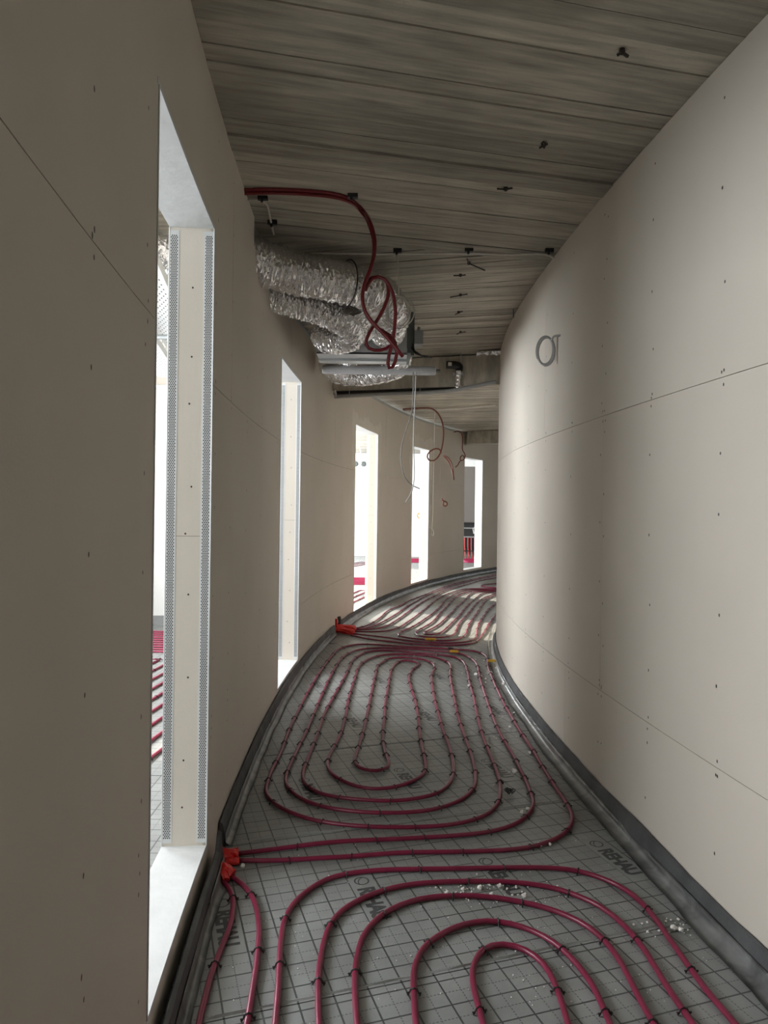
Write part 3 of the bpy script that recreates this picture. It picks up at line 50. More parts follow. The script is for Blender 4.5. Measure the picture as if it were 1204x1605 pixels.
PIPE_FAR = [[(-0.308,7.958),(-0.268,8.016),(-0.23,8.075),(-0.198,8.137),(-0.172,8.201),(-0.15,8.268),(-0.13,8.336),(-0.112,8.404),(-0.095,8.472),(-0.079,8.541),(-0.063,8.61),(-0.048,8.679),(-0.034,8.748),(-0.021,8.817),(-0.01,8.887),(0.001,8.956),(0.01,9.026),(0.02,9.096),(0.029,9.166),(0.041,9.235),(0.054,9.305),(0.069,9.373),(0.088,9.441),(0.109,9.508),(0.132,9.575),(0.156,9.641),(0.18,9.708),(0.203,9.774),(0.225,9.841),(0.246,9.908),(0.264,9.976),(0.282,10.045),(0.298,10.113),(0.315,10.182),(0.332,10.25),(0.35,10.318),(0.37,10.386),(0.392,10.453),(0.415,10.519),(0.44,10.586),(0.464,10.652),(0.489,10.718),(0.513,10.784),(0.538,10.85),(0.563,10.916),(0.587,10.982),(0.612,11.048),(0.636,11.114),(0.66,11.181),(0.684,11.247),(0.708,11.313),(0.731,11.38),(0.754,11.447),(0.777,11.513),(0.8,11.58),(0.822,11.647),(0.845,11.714),(0.868,11.78),(0.891,11.847),(0.914,11.914),(0.937,11.98),(0.961,12.046),(0.986,12.113),(1.01,12.179),(1.035,12.245),(1.06,12.311),(1.085,12.377),(1.11,12.442),(1.136,12.508),(1.163,12.573),(1.19,12.638),(1.218,12.703),(1.246,12.768),(1.275,12.832),(1.305,12.896),(1.336,12.959),(1.367,13.023),(1.399,13.086),(1.431,13.148),(1.463,13.211),(1.496,13.274),(1.528,13.336),(1.561,13.399),(1.594,13.461),(1.627,13.523),(1.66,13.586),(1.693,13.648),(1.726,13.71),(1.76,13.772),(1.794,13.834),(1.828,13.896),(1.862,13.957),(1.896,14.019),(1.931,14.08),(1.966,14.142),(2.001,14.203),(2.036,14.264),(2.072,14.325),(2.107,14.386),(2.143,14.447),(2.179,14.507),(2.215,14.568),(2.251,14.629),(2.287,14.689),(2.323,14.75),(2.36,14.81),(2.397,14.87),(2.434,14.93),(2.472,14.989),(2.511,15.048),(2.551,15.106),(2.591,15.164),(2.631,15.222),(2.673,15.279),(2.714,15.336),(2.757,15.392),(2.8,15.448),(2.844,15.503),(2.888,15.558),(2.933,15.613),(2.978,15.667),(3.024,15.72),(3.071,15.773),(3.118,15.825),(3.165,15.877),(3.213,15.929),(3.262,15.98)],[(-0.299,7.913),(-0.243,7.952),(-0.193,7.997),(-0.152,8.05),(-0.119,8.11),(-0.093,8.174),(-0.069,8.24),(-0.046,8.306),(-0.024,8.372),(-0.003,8.439),(0.017,8.506),(0.037,8.573),(0.056,8.641),(0.075,8.708),(0.093,8.776),(0.111,8.844),(0.129,8.911),(0.146,8.979),(0.163,9.047),(0.18,9.115),(0.196,9.184),(0.211,9.252),(0.227,9.32),(0.242,9.389),(0.256,9.457),(0.271,9.526),(0.286,9.594),(0.301,9.663),(0.316,9.731),(0.332,9.799),(0.348,9.867),(0.366,9.935),(0.384,10.003),(0.402,10.07),(0.421,10.138),(0.441,10.205),(0.46,10.272),(0.479,10.34),(0.498,10.407),(0.515,10.475),(0.532,10.543),(0.549,10.611),(0.565,10.679),(0.581,10.747),(0.599,10.815),(0.617,10.883),(0.637,10.95),(0.658,11.017),(0.681,11.083),(0.704,11.149),(0.727,11.215),(0.751,11.281),(0.776,11.347),(0.8,11.412),(0.825,11.478),(0.85,11.543),(0.875,11.609),(0.899,11.674),(0.924,11.74),(0.948,11.806),(0.973,11.871),(0.997,11.937),(1.022,12.003),(1.046,12.068),(1.071,12.134),(1.096,12.199),(1.122,12.264),(1.147,12.33),(1.174,12.394),(1.201,12.459),(1.228,12.524),(1.256,12.588),(1.284,12.652),(1.313,12.716),(1.342,12.779),(1.372,12.843),(1.402,12.906),(1.432,12.969),(1.463,13.033),(1.493,13.095),(1.525,13.158),(1.556,13.221),(1.588,13.283),(1.621,13.345),(1.654,13.407),(1.687,13.468),(1.721,13.53),(1.755,13.591),(1.79,13.652),(1.825,13.713),(1.86,13.773),(1.895,13.834),(1.93,13.895),(1.965,13.955),(2.001,14.015),(2.036,14.076),(2.072,14.136),(2.108,14.196),(2.144,14.256),(2.18,14.316),(2.216,14.376),(2.252,14.436),(2.289,14.496),(2.326,14.556),(2.363,14.615),(2.401,14.674),(2.44,14.732),(2.479,14.79),(2.519,14.848),(2.559,14.905),(2.6,14.962),(2.642,15.018),(2.684,15.074),(2.727,15.13),(2.77,15.185),(2.814,15.239),(2.858,15.293),(2.903,15.347),(2.949,15.4),(2.995,15.453),(3.042,15.505),(3.089,15.557),(3.137,15.608),(3.185,15.659),(3.234,15.709)],[(-0.291,7.892),(-0.224,7.908),(-0.159,7.93),(-0.101,7.962),(-0.05,8.006),(-0.008,8.06),(0.026,8.12),(0.053,8.184),(0.076,8.25),(0.095,8.317),(0.114,8.385),(0.131,8.453),(0.149,8.521),(0.167,8.589),(0.184,8.657),(0.201,8.725),(0.217,8.793),(0.234,8.862),(0.25,8.93),(0.266,8.999),(0.281,9.067),(0.297,9.136),(0.313,9.204),(0.328,9.272),(0.344,9.341),(0.36,9.409),(0.376,9.478),(0.391,9.546),(0.407,9.615),(0.423,9.683),(0.439,9.752),(0.455,9.82),(0.471,9.888),(0.487,9.957),(0.504,10.025),(0.52,10.093),(0.537,10.161),(0.555,10.229),(0.573,10.297),(0.591,10.365),(0.61,10.433),(0.629,10.5),(0.649,10.568),(0.669,10.635),(0.689,10.702),(0.71,10.769),(0.73,10.837),(0.751,10.904),(0.772,10.971),(0.792,11.038),(0.813,11.105),(0.835,11.172),(0.856,11.239),(0.878,11.306),(0.9,11.372),(0.923,11.439),(0.946,11.505),(0.969,11.571),(0.994,11.637),(1.018,11.703),(1.044,11.768),(1.069,11.834),(1.096,11.899),(1.122,11.964),(1.15,12.029),(1.177,12.093),(1.205,12.158),(1.234,12.222),(1.263,12.286),(1.293,12.349),(1.324,12.412),(1.356,12.475),(1.387,12.538),(1.419,12.6),(1.451,12.663),(1.482,12.726),(1.512,12.789),(1.541,12.853),(1.569,12.918),(1.597,12.982),(1.624,13.047),(1.652,13.112),(1.68,13.176),(1.709,13.24),(1.74,13.303),(1.772,13.365),(1.806,13.427),(1.841,13.487),(1.877,13.547),(1.915,13.607),(1.953,13.666),(1.991,13.725),(2.03,13.783),(2.069,13.842),(2.108,13.9),(2.146,13.959),(2.184,14.019),(2.22,14.078),(2.256,14.139),(2.293,14.199),(2.329,14.259),(2.367,14.318),(2.404,14.377),(2.443,14.436),(2.482,14.494),(2.522,14.552),(2.563,14.61),(2.604,14.667),(2.645,14.723),(2.688,14.779),(2.73,14.835),(2.774,14.89),(2.818,14.945),(2.862,14.999),(2.907,15.053),(2.953,15.106),(2.999,15.159),(3.046,15.211),(3.094,15.263),(3.141,15.315)],[(-0.316,7.78),(-0.247,7.77),(-0.178,7.765),(-0.11,7.769),(-0.046,7.787),(0.013,7.819),(0.064,7.864),(0.106,7.917),(0.141,7.977),(0.17,8.041),(0.195,8.107),(0.217,8.174),(0.237,8.241),(0.255,8.309),(0.273,8.378),(0.291,8.446),(0.309,8.514),(0.327,8.582),(0.345,8.651),(0.362,8.719),(0.38,8.788),(0.396,8.856),(0.413,8.925),(0.429,8.993),(0.445,9.062),(0.461,9.131),(0.477,9.2),(0.492,9.268),(0.508,9.337),(0.524,9.406),(0.54,9.475),(0.555,9.544),(0.571,9.612),(0.586,9.681),(0.601,9.75),(0.616,9.819),(0.632,9.888),(0.647,9.957),(0.662,10.026),(0.677,10.095),(0.692,10.164),(0.708,10.233),(0.724,10.301),(0.74,10.37),(0.757,10.439),(0.774,10.507),(0.792,10.575),(0.809,10.644),(0.827,10.712),(0.846,10.78),(0.865,10.848),(0.885,10.916),(0.906,10.983),(0.929,11.05),(0.952,11.116),(0.976,11.183),(1.002,11.248),(1.029,11.313),(1.057,11.378),(1.085,11.443),(1.114,11.508),(1.142,11.572),(1.171,11.637),(1.2,11.701),(1.231,11.764),(1.264,11.826),(1.3,11.886),(1.342,11.942),(1.39,11.992),(1.444,12.035),(1.504,12.068),(1.568,12.09),(1.636,12.1),(1.705,12.1),(1.775,12.096),(1.845,12.093),(1.914,12.095),(1.984,12.102),(2.053,12.114),(2.123,12.126),(2.192,12.138),(2.262,12.149),(2.332,12.159),(2.402,12.169),(2.472,12.177),(2.542,12.185),(2.612,12.192),(2.682,12.199)],[(2.785,12.419),(2.72,12.393),(2.654,12.367),(2.589,12.341),(2.524,12.314),(2.459,12.286),(2.395,12.258),(2.331,12.229),(2.267,12.199),(2.204,12.169),(2.141,12.137),(2.079,12.105),(2.017,12.072),(1.954,12.042),(1.889,12.019),(1.822,12.006),(1.754,12.001),(1.685,11.997),(1.619,11.986),(1.557,11.962),(1.501,11.925),(1.453,11.877),(1.41,11.822),(1.371,11.764),(1.335,11.704),(1.3,11.643),(1.268,11.581),(1.237,11.517),(1.209,11.453),(1.182,11.388),(1.156,11.323),(1.131,11.257),(1.107,11.191),(1.084,11.124),(1.062,11.058),(1.04,10.991),(1.019,10.923),(1.0,10.856),(0.981,10.788),(0.963,10.72),(0.945,10.652),(0.929,10.584),(0.913,10.515),(0.898,10.447),(0.884,10.378),(0.871,10.309),(0.858,10.239),(0.847,10.17),(0.835,10.101),(0.824,10.031),(0.811,9.962),(0.799,9.893),(0.785,9.824),(0.771,9.755),(0.756,9.686),(0.741,9.617),(0.725,9.549),(0.709,9.48),(0.693,9.412),(0.677,9.343),(0.66,9.275),(0.643,9.207),(0.626,9.139),(0.609,9.07),(0.591,9.002),(0.573,8.934),(0.555,8.866),(0.536,8.799),(0.517,8.731),(0.497,8.663),(0.479,8.596),(0.46,8.528),(0.442,8.46),(0.422,8.392),(0.403,8.325),(0.382,8.258),(0.36,8.191),(0.339,8.128),(0.32,8.074),(0.305,8.036),(0.291,8.008),(0.275,7.976),(0.254,7.931),(0.23,7.873),(0.206,7.809),(0.185,7.742),(0.171,7.675),(0.168,7.608),(0.181,7.545),(0.211,7.49),(0.257,7.444),(0.313,7.406),(0.374,7.373),(0.435,7.342),(0.498,7.317),(0.563,7.304),(0.627,7.309),(0.687,7.332),(0.74,7.371),(0.785,7.421),(0.82,7.48),(0.848,7.543),(0.87,7.609),(0.888,7.677),(0.903,7.746),(0.916,7.815),(0.927,7.884),(0.939,7.954),(0.95,8.023),(0.962,8.093),(0.973,8.162),(0.985,8.231),(0.998,8.3),(1.011,8.37),(1.025,8.438),(1.04,8.507),(1.056,8.576),(1.072,8.644),(1.088,8.713),(1.104,8.781),(1.12,8.85),(1.136,8.918),(1.152,8.987),(1.168,9.055),(1.184,9.124),(1.2,9.192),(1.215,9.261),(1.231,9.329),(1.247,9.398),(1.263,9.466),(1.278,9.535),(1.294,9.604),(1.309,9.672),(1.324,9.741),(1.338,9.81),(1.353,9.879),(1.368,9.947),(1.382,10.016),(1.397,10.085),(1.412,10.154),(1.427,10.222),(1.443,10.291),(1.459,10.359),(1.476,10.428),(1.493,10.496),(1.511,10.564),(1.53,10.632),(1.55,10.699),(1.573,10.766),(1.597,10.831),(1.625,10.896),(1.654,10.96),(1.685,11.023),(1.716,11.086),(1.746,11.15),(1.774,11.214),(1.802,11.279),(1.83,11.343),(1.859,11.407),(1.888,11.471),(1.918,11.535),(1.948,11.598),(1.98,11.661),(2.012,11.724),(2.044,11.786),(2.077,11.848),(2.111,11.91),(2.146,11.971),(2.181,12.032),(2.217,12.093),(2.253,12.153),(2.29,12.213)],[(2.82,12.63),(2.761,12.592),(2.702,12.554),(2.644,12.515),(2.586,12.476),(2.528,12.436),(2.471,12.396),(2.414,12.355),(2.358,12.313),(2.302,12.271),(2.247,12.228),(2.192,12.185),(2.137,12.141),(2.083,12.096),(2.03,12.051),(1.977,12.005),(1.923,11.961),(1.866,11.923),(1.805,11.891),(1.741,11.866),(1.676,11.843),(1.612,11.816),(1.553,11.782),(1.5,11.739),(1.454,11.689),(1.414,11.633),(1.378,11.573),(1.345,11.511),(1.314,11.448),(1.285,11.385),(1.257,11.321),(1.23,11.256),(1.204,11.191),(1.181,11.125),(1.159,11.059),(1.138,10.992),(1.118,10.925),(1.099,10.857),(1.081,10.79),(1.063,10.722),(1.047,10.654),(1.031,10.586),(1.016,10.517),(1.001,10.449),(0.987,10.38),(0.973,10.312),(0.959,10.243),(0.945,10.174),(0.931,10.106),(0.917,10.037),(0.903,9.968),(0.889,9.9),(0.874,9.831),(0.859,9.763),(0.844,9.695),(0.829,9.626),(0.813,9.558),(0.798,9.49),(0.782,9.421),(0.767,9.353),(0.752,9.285),(0.738,9.216),(0.724,9.148),(0.71,9.079),(0.696,9.01),(0.683,8.941),(0.67,8.873),(0.657,8.804),(0.643,8.735),(0.629,8.667),(0.614,8.598),(0.598,8.53),(0.581,8.462),(0.562,8.395),(0.542,8.328),(0.52,8.261),(0.497,8.195),(0.474,8.129),(0.45,8.063),(0.426,7.997),(0.404,7.931),(0.384,7.864),(0.369,7.797),(0.36,7.728),(0.362,7.661),(0.376,7.597),(0.406,7.541),(0.451,7.5),(0.507,7.478),(0.568,7.478),(0.628,7.499),(0.679,7.537),(0.721,7.588),(0.752,7.648),(0.775,7.713),(0.791,7.78),(0.804,7.849),(0.814,7.918),(0.825,7.988),(0.836,8.057),(0.847,8.126),(0.859,8.195),(0.871,8.264),(0.884,8.333),(0.898,8.401),(0.912,8.47),(0.928,8.538),(0.944,8.606),(0.961,8.674),(0.979,8.742),(0.996,8.81),(1.014,8.877),(1.031,8.945),(1.048,9.013),(1.065,9.081),(1.082,9.149),(1.098,9.217),(1.114,9.285),(1.13,9.354),(1.146,9.422),(1.162,9.49),(1.177,9.558),(1.193,9.626),(1.209,9.695),(1.225,9.763),(1.241,9.831),(1.258,9.899),(1.275,9.967),(1.291,10.035),(1.309,10.103),(1.326,10.171),(1.344,10.238),(1.362,10.306),(1.381,10.373),(1.4,10.441),(1.419,10.508),(1.439,10.575),(1.46,10.642),(1.482,10.709),(1.505,10.775),(1.529,10.84),(1.555,10.905),(1.583,10.969),(1.612,11.033),(1.641,11.097),(1.671,11.16),(1.701,11.224),(1.731,11.287),(1.76,11.35),(1.789,11.414),(1.817,11.478),(1.845,11.543),(1.873,11.607),(1.902,11.67),(1.932,11.734),(1.962,11.797),(1.993,11.86),(2.025,11.922),(2.057,11.984),(2.09,12.046),(2.123,12.108),(2.157,12.169),(2.192,12.229),(2.228,12.29),(2.264,12.35),(2.301,12.41),(2.337,12.469)],[(2.699,12.659),(2.646,12.613),(2.593,12.567),(2.54,12.521),(2.488,12.474),(2.436,12.427),(2.384,12.379),(2.334,12.331),(2.283,12.282),(2.233,12.233),(2.184,12.183),(2.135,12.132),(2.087,12.081),(2.04,12.03),(1.993,11.977),(1.947,11.925),(1.899,11.874),(1.849,11.826),(1.794,11.784),(1.736,11.746),(1.676,11.71),(1.617,11.673),(1.562,11.631),(1.513,11.583),(1.473,11.528),(1.44,11.467),(1.413,11.403),(1.391,11.337),(1.371,11.27),(1.352,11.202),(1.334,11.134),(1.317,11.066),(1.301,10.998),(1.285,10.93),(1.271,10.861),(1.257,10.792),(1.242,10.724),(1.228,10.655),(1.214,10.586),(1.198,10.518),(1.182,10.45),(1.165,10.382),(1.147,10.314),(1.128,10.246),(1.108,10.179),(1.089,10.112),(1.07,10.044),(1.051,9.977),(1.034,9.909),(1.017,9.841),(1.001,9.772),(0.986,9.704),(0.971,9.635),(0.956,9.567),(0.942,9.498),(0.927,9.429),(0.912,9.361),(0.896,9.293),(0.879,9.224),(0.863,9.156),(0.845,9.088),(0.828,9.02),(0.811,8.952),(0.795,8.884),(0.778,8.816),(0.762,8.747),(0.746,8.679),(0.73,8.611),(0.714,8.543),(0.696,8.475),(0.679,8.407),(0.66,8.339),(0.64,8.272),(0.618,8.205),(0.596,8.139),(0.572,8.073),(0.547,8.008),(0.52,7.943),(0.494,7.878),(0.469,7.814),(0.453,7.751),(0.453,7.696),(0.475,7.66),(0.515,7.651),(0.56,7.672),(0.6,7.717),(0.63,7.775),(0.653,7.84),(0.673,7.907),(0.692,7.974),(0.711,8.042),(0.729,8.11),(0.747,8.178),(0.764,8.246),(0.782,8.313),(0.799,8.381),(0.816,8.449),(0.834,8.517),(0.851,8.585),(0.868,8.653),(0.885,8.721),(0.903,8.789),(0.92,8.857),(0.937,8.925),(0.954,8.994),(0.97,9.062),(0.986,9.13),(1.001,9.199),(1.015,9.267),(1.029,9.336),(1.043,9.405),(1.058,9.473),(1.073,9.542),(1.088,9.61),(1.104,9.679),(1.121,9.747),(1.138,9.815),(1.155,9.883),(1.172,9.951),(1.189,10.019),(1.207,10.087),(1.224,10.155),(1.242,10.223),(1.26,10.29),(1.279,10.358),(1.297,10.426),(1.316,10.493),(1.335,10.561),(1.354,10.628),(1.372,10.696),(1.391,10.764),(1.409,10.832),(1.426,10.899),(1.444,10.967),(1.462,11.035),(1.481,11.103),(1.501,11.17),(1.522,11.237),(1.545,11.303),(1.571,11.368),(1.601,11.43),(1.638,11.489),(1.681,11.543),(1.729,11.592),(1.778,11.641),(1.822,11.694),(1.861,11.751),(1.894,11.812),(1.925,11.874),(1.957,11.937),(1.989,11.999),(2.023,12.06),(2.057,12.122),(2.092,12.183),(2.127,12.243),(2.163,12.303),(2.2,12.363),(2.237,12.423),(2.275,12.482),(2.314,12.54),(2.353,12.598),(2.392,12.656),(2.432,12.714)],[(-0.324,7.632),(-0.26,7.602),(-0.197,7.572),(-0.134,7.542),(-0.071,7.509),(-0.01,7.475),(0.05,7.439),(0.108,7.399),(0.163,7.357),(0.218,7.315),(0.275,7.276),(0.336,7.244),(0.4,7.219),(0.467,7.198),(0.535,7.183),(0.603,7.176),(0.67,7.179),(0.735,7.196),(0.794,7.227),(0.847,7.269),(0.892,7.32),(0.929,7.379),(0.957,7.442),(0.978,7.508),(0.994,7.576),(1.007,7.645),(1.017,7.714),(1.027,7.784),(1.036,7.854),(1.046,7.923),(1.056,7.993),(1.067,8.062),(1.079,8.132),(1.09,8.201),(1.103,8.27),(1.116,8.339),(1.13,8.408),(1.144,8.477),(1.16,8.545),(1.176,8.614),(1.192,8.682),(1.208,8.75),(1.225,8.819),(1.242,8.887),(1.258,8.955),(1.274,9.024),(1.29,9.092),(1.306,9.161),(1.321,9.229),(1.337,9.298),(1.353,9.366),(1.369,9.435),(1.386,9.503),(1.404,9.571),(1.423,9.639),(1.442,9.706),(1.463,9.773),(1.484,9.84),(1.506,9.907),(1.529,9.974),(1.551,10.04),(1.573,10.107),(1.595,10.174),(1.616,10.241),(1.637,10.308),(1.659,10.375),(1.681,10.442),(1.704,10.508),(1.728,10.574),(1.753,10.64),(1.778,10.706),(1.804,10.771),(1.83,10.836),(1.857,10.901),(1.885,10.965),(1.914,11.03),(1.943,11.093),(1.973,11.157),(2.003,11.22),(2.034,11.284)],[(-0.328,7.549),(-0.285,7.494),(-0.24,7.44),(-0.192,7.389),(-0.139,7.345),(-0.081,7.306),(-0.02,7.273),(0.043,7.241),(0.105,7.209),(0.166,7.174),(0.227,7.141),(0.29,7.111),(0.356,7.087),(0.423,7.071),(0.492,7.062),(0.562,7.059),(0.632,7.061),(0.701,7.069),(0.766,7.085),(0.825,7.114),(0.874,7.157),(0.913,7.211),(0.944,7.273),(0.97,7.338),(0.993,7.404),(1.014,7.471),(1.034,7.539),(1.053,7.607),(1.071,7.675),(1.089,7.743),(1.106,7.811),(1.123,7.879),(1.14,7.948),(1.156,8.016),(1.172,8.085),(1.189,8.153),(1.205,8.222),(1.221,8.29),(1.238,8.359),(1.255,8.427),(1.272,8.495),(1.29,8.563),(1.308,8.631),(1.326,8.699),(1.344,8.767),(1.362,8.835),(1.38,8.903),(1.398,8.971),(1.416,9.04),(1.434,9.108),(1.452,9.175),(1.471,9.243),(1.491,9.311),(1.512,9.378),(1.533,9.445),(1.555,9.512),(1.577,9.579),(1.6,9.646)],[(2.472,13.31),(2.418,13.266),(2.363,13.221),(2.309,13.175),(2.256,13.129),(2.203,13.083),(2.15,13.036),(2.098,12.988),(2.045,12.942),(1.99,12.898),(1.934,12.855),(1.879,12.812),(1.827,12.765),(1.782,12.714),(1.747,12.655),(1.724,12.592),(1.714,12.525),(1.718,12.459),(1.738,12.399),(1.776,12.349),(1.827,12.31),(1.888,12.277),(1.951,12.247),(2.013,12.215),(2.075,12.182),(2.137,12.147),(2.198,12.112),(2.259,12.076),(2.319,12.039),(2.379,12.002),(2.439,11.965)]]
CONDUITS = [[(-0.681,3.366,2.84),(-0.646,3.363,2.84),(-0.611,3.36,2.84),(-0.576,3.358,2.84),(-0.541,3.358,2.84),(-0.506,3.358,2.84),(-0.471,3.36,2.84),(-0.436,3.362,2.84),(-0.401,3.366,2.84),(-0.366,3.37,2.84),(-0.331,3.376,2.84),(-0.297,3.384,2.84),(-0.264,3.394,2.84),(-0.233,3.409,2.84),(-0.205,3.428,2.84),(-0.182,3.454,2.841),(-0.165,3.484,2.843),(-0.152,3.515,2.844),(-0.139,3.539,2.84),(-0.125,3.546,2.827),(-0.113,3.533,2.809),(-0.105,3.508,2.789),(-0.098,3.481,2.768),(-0.091,3.455,2.746),(-0.083,3.434,2.721),(-0.074,3.422,2.692),(-0.066,3.419,2.66),(-0.06,3.419,2.626),(-0.06,3.42,2.591),(-0.063,3.42,2.557),(-0.071,3.42,2.523),(-0.082,3.42,2.489),(-0.095,3.42,2.457),(-0.106,3.42,2.424),(-0.114,3.42,2.39),(-0.117,3.42,2.356),(-0.112,3.42,2.322),(-0.101,3.42,2.29),(-0.083,3.42,2.26),(-0.06,3.42,2.234),(-0.036,3.42,2.209),(-0.011,3.42,2.184),(0.013,3.42,2.159),(0.036,3.42,2.132),(0.059,3.42,2.105),(0.081,3.42,2.078)],[(-0.681,3.378,2.828),(-0.646,3.375,2.828),(-0.61,3.372,2.828),(-0.575,3.37,2.828),(-0.539,3.369,2.828),(-0.504,3.37,2.828),(-0.468,3.372,2.828),(-0.433,3.374,2.828),(-0.397,3.378,2.828),(-0.362,3.383,2.828),(-0.327,3.388,2.828),(-0.293,3.396,2.828),(-0.259,3.407,2.828),(-0.227,3.422,2.828),(-0.199,3.443,2.828),(-0.177,3.47,2.829),(-0.162,3.501,2.832),(-0.15,3.535,2.834),(-0.136,3.56,2.829),(-0.121,3.563,2.812),(-0.11,3.543,2.79),(-0.102,3.517,2.768),(-0.095,3.491,2.745),(-0.087,3.47,2.719),(-0.077,3.461,2.688),(-0.068,3.461,2.654),(-0.064,3.462,2.619),(-0.065,3.462,2.584),(-0.069,3.462,2.549),(-0.077,3.462,2.514),(-0.089,3.462,2.481),(-0.102,3.462,2.448),(-0.113,3.462,2.414),(-0.117,3.462,2.379),(-0.115,3.462,2.344),(-0.106,3.462,2.31),(-0.092,3.462,2.278),(-0.071,3.462,2.25),(-0.045,3.462,2.226),(-0.015,3.462,2.208),(0.014,3.462,2.19),(0.037,3.462,2.164),(0.05,3.462,2.133),(0.051,3.462,2.098),(0.045,3.462,2.063),(0.032,3.462,2.036),(0.016,3.462,2.031),(0.01,3.462,2.054),(0.014,3.462,2.089),(0.023,3.462,2.123),(0.03,3.462,2.158),(0.036,3.462,2.193),(0.04,3.462,2.228),(0.042,3.462,2.264),(0.043,3.462,2.299),(0.04,3.462,2.335),(0.035,3.462,2.37),(0.025,3.462,2.403),(0.008,3.462,2.435),(-0.014,3.462,2.461),(-0.043,3.462,2.472),(-0.071,3.462,2.461),(-0.091,3.462,2.434),(-0.105,3.462,2.402)],[(-0.108,3.48,2.427),(-0.094,3.48,2.453),(-0.073,3.48,2.471),(-0.046,3.48,2.477),(-0.019,3.48,2.468),(-0.0,3.48,2.448),(0.008,3.48,2.421),(0.008,3.48,2.391),(0.001,3.48,2.362),(-0.009,3.48,2.334),(-0.022,3.48,2.307),(-0.036,3.48,2.28),(-0.052,3.48,2.254),(-0.068,3.48,2.229),(-0.083,3.48,2.203),(-0.095,3.48,2.176),(-0.097,3.48,2.149),(-0.083,3.48,2.129),(-0.057,3.48,2.12),(-0.027,3.48,2.121),(0.001,3.48,2.13),(0.025,3.48,2.146),(0.048,3.48,2.166)]]
CABLE_LEFT = [(-0.693,3.47,2.835),(-0.662,3.466,2.835),(-0.632,3.466,2.835),(-0.609,3.477,2.835),(-0.596,3.501,2.835),(-0.592,3.532,2.835),(-0.593,3.562,2.835),(-0.595,3.593,2.835),(-0.598,3.624,2.835),(-0.601,3.655,2.835),(-0.604,3.685,2.835),(-0.606,3.716,2.835),(-0.608,3.747,2.835),(-0.61,3.778,2.835),(-0.612,3.809,2.835),(-0.615,3.839,2.835),(-0.617,3.87,2.835),(-0.619,3.901,2.835)]
CABLE_CEIL = [(-0.452,4.194,2.838),(-0.401,4.194,2.838),(-0.351,4.194,2.838),(-0.3,4.195,2.838),(-0.249,4.195,2.838),(-0.198,4.194,2.838),(-0.148,4.193,2.838),(-0.097,4.192,2.838),(-0.046,4.19,2.838),(0.004,4.188,2.838),(0.055,4.186,2.838),(0.106,4.183,2.838),(0.156,4.18,2.838),(0.207,4.176,2.838),(0.257,4.172,2.838),(0.308,4.168,2.838),(0.358,4.165,2.838),(0.409,4.162,2.838),(0.46,4.161,2.838),(0.51,4.161,2.838),(0.561,4.164,2.838),(0.612,4.167,2.838),(0.662,4.17,2.838),(0.713,4.171,2.838),(0.763,4.166,2.838),(0.813,4.158,2.838),(0.863,4.153,2.838),(0.909,4.162,2.839),(0.947,4.188,2.841),(0.98,4.207,2.83),(1.012,4.2,2.803)]
CABLE_DROP = [(0.051,4.18,2.836),(0.059,4.18,2.807),(0.064,4.18,2.777),(0.066,4.18,2.747),(0.067,4.18,2.716),(0.068,4.18,2.686),(0.068,4.18,2.656),(0.069,4.18,2.625),(0.069,4.18,2.595)]
CABLE_COIL = [(0.072,4.159,2.588),(0.091,4.159,2.58),(0.109,4.159,2.565),(0.123,4.159,2.543),(0.133,4.16,2.518),(0.137,4.16,2.49),(0.136,4.16,2.463),(0.129,4.161,2.438),(0.116,4.161,2.417),(0.1,4.161,2.403),(0.08,4.161,2.396),(0.059,4.162,2.397),(0.039,4.162,2.407),(0.021,4.162,2.423),(0.007,4.162,2.444),(-0.002,4.163,2.47),(-0.004,4.163,2.497),(-0.0,4.163,2.524),(0.011,4.164,2.547),(0.027,4.164,2.566),(0.047,4.164,2.579),(0.07,4.164,2.585),(0.094,4.165,2.583),(0.117,4.165,2.574),(0.136,4.165,2.559),(0.15,4.166,2.539),(0.159,4.166,2.515),(0.161,4.166,2.49),(0.156,4.166,2.466),(0.145,4.167,2.444),(0.129,4.167,2.427),(0.11,4.167,2.416),(0.088,4.167,2.411),(0.067,4.168,2.413),(0.047,4.168,2.422),(0.03,4.168,2.436),(0.018,4.169,2.455),(0.011,4.169,2.477),(0.01,4.169,2.5),(0.015,4.169,2.523),(0.025,4.17,2.543),(0.039,4.17,2.559),(0.055,4.17,2.57),(0.073,4.17,2.575),(0.091,4.171,2.573),(0.107,4.171,2.565),(0.12,4.171,2.552),(0.13,4.172,2.534),(0.135,4.172,2.512),(0.135,4.172,2.489),(0.13,4.172,2.467),(0.12,4.173,2.447),(0.107,4.173,2.431),(0.091,4.173,2.42),(0.074,4.173,2.415),(0.056,4.174,2.416),(0.039,4.174,2.424),(0.025,4.174,2.439),(0.013,4.175,2.458),(0.006,4.175,2.48),(0.004,4.175,2.505),(0.006,4.175,2.529),(0.014,4.176,2.55),(0.025,4.176,2.568),(0.04,4.176,2.58),(0.057,4.176,2.585),(0.075,4.177,2.584),(0.093,4.177,2.575),(0.108,4.177,2.559),(0.119,4.178,2.538),(0.126,4.178,2.514),(0.127,4.178,2.487),(0.123,4.178,2.461),(0.112,4.179,2.438),(0.097,4.179,2.419),(0.078,4.179,2.407),(0.056,4.179,2.402),(0.034,4.18,2.405),(0.013,4.18,2.415),(-0.005,4.18,2.432),(-0.019,4.181,2.455),(-0.027,4.181,2.482),(-0.028,4.181,2.51),(-0.022,4.181,2.537),(-0.011,4.182,2.561),(0.006,4.182,2.58),(0.027,4.182,2.592),(0.051,4.182,2.597),(0.074,4.183,2.593),(0.096,4.183,2.582)]
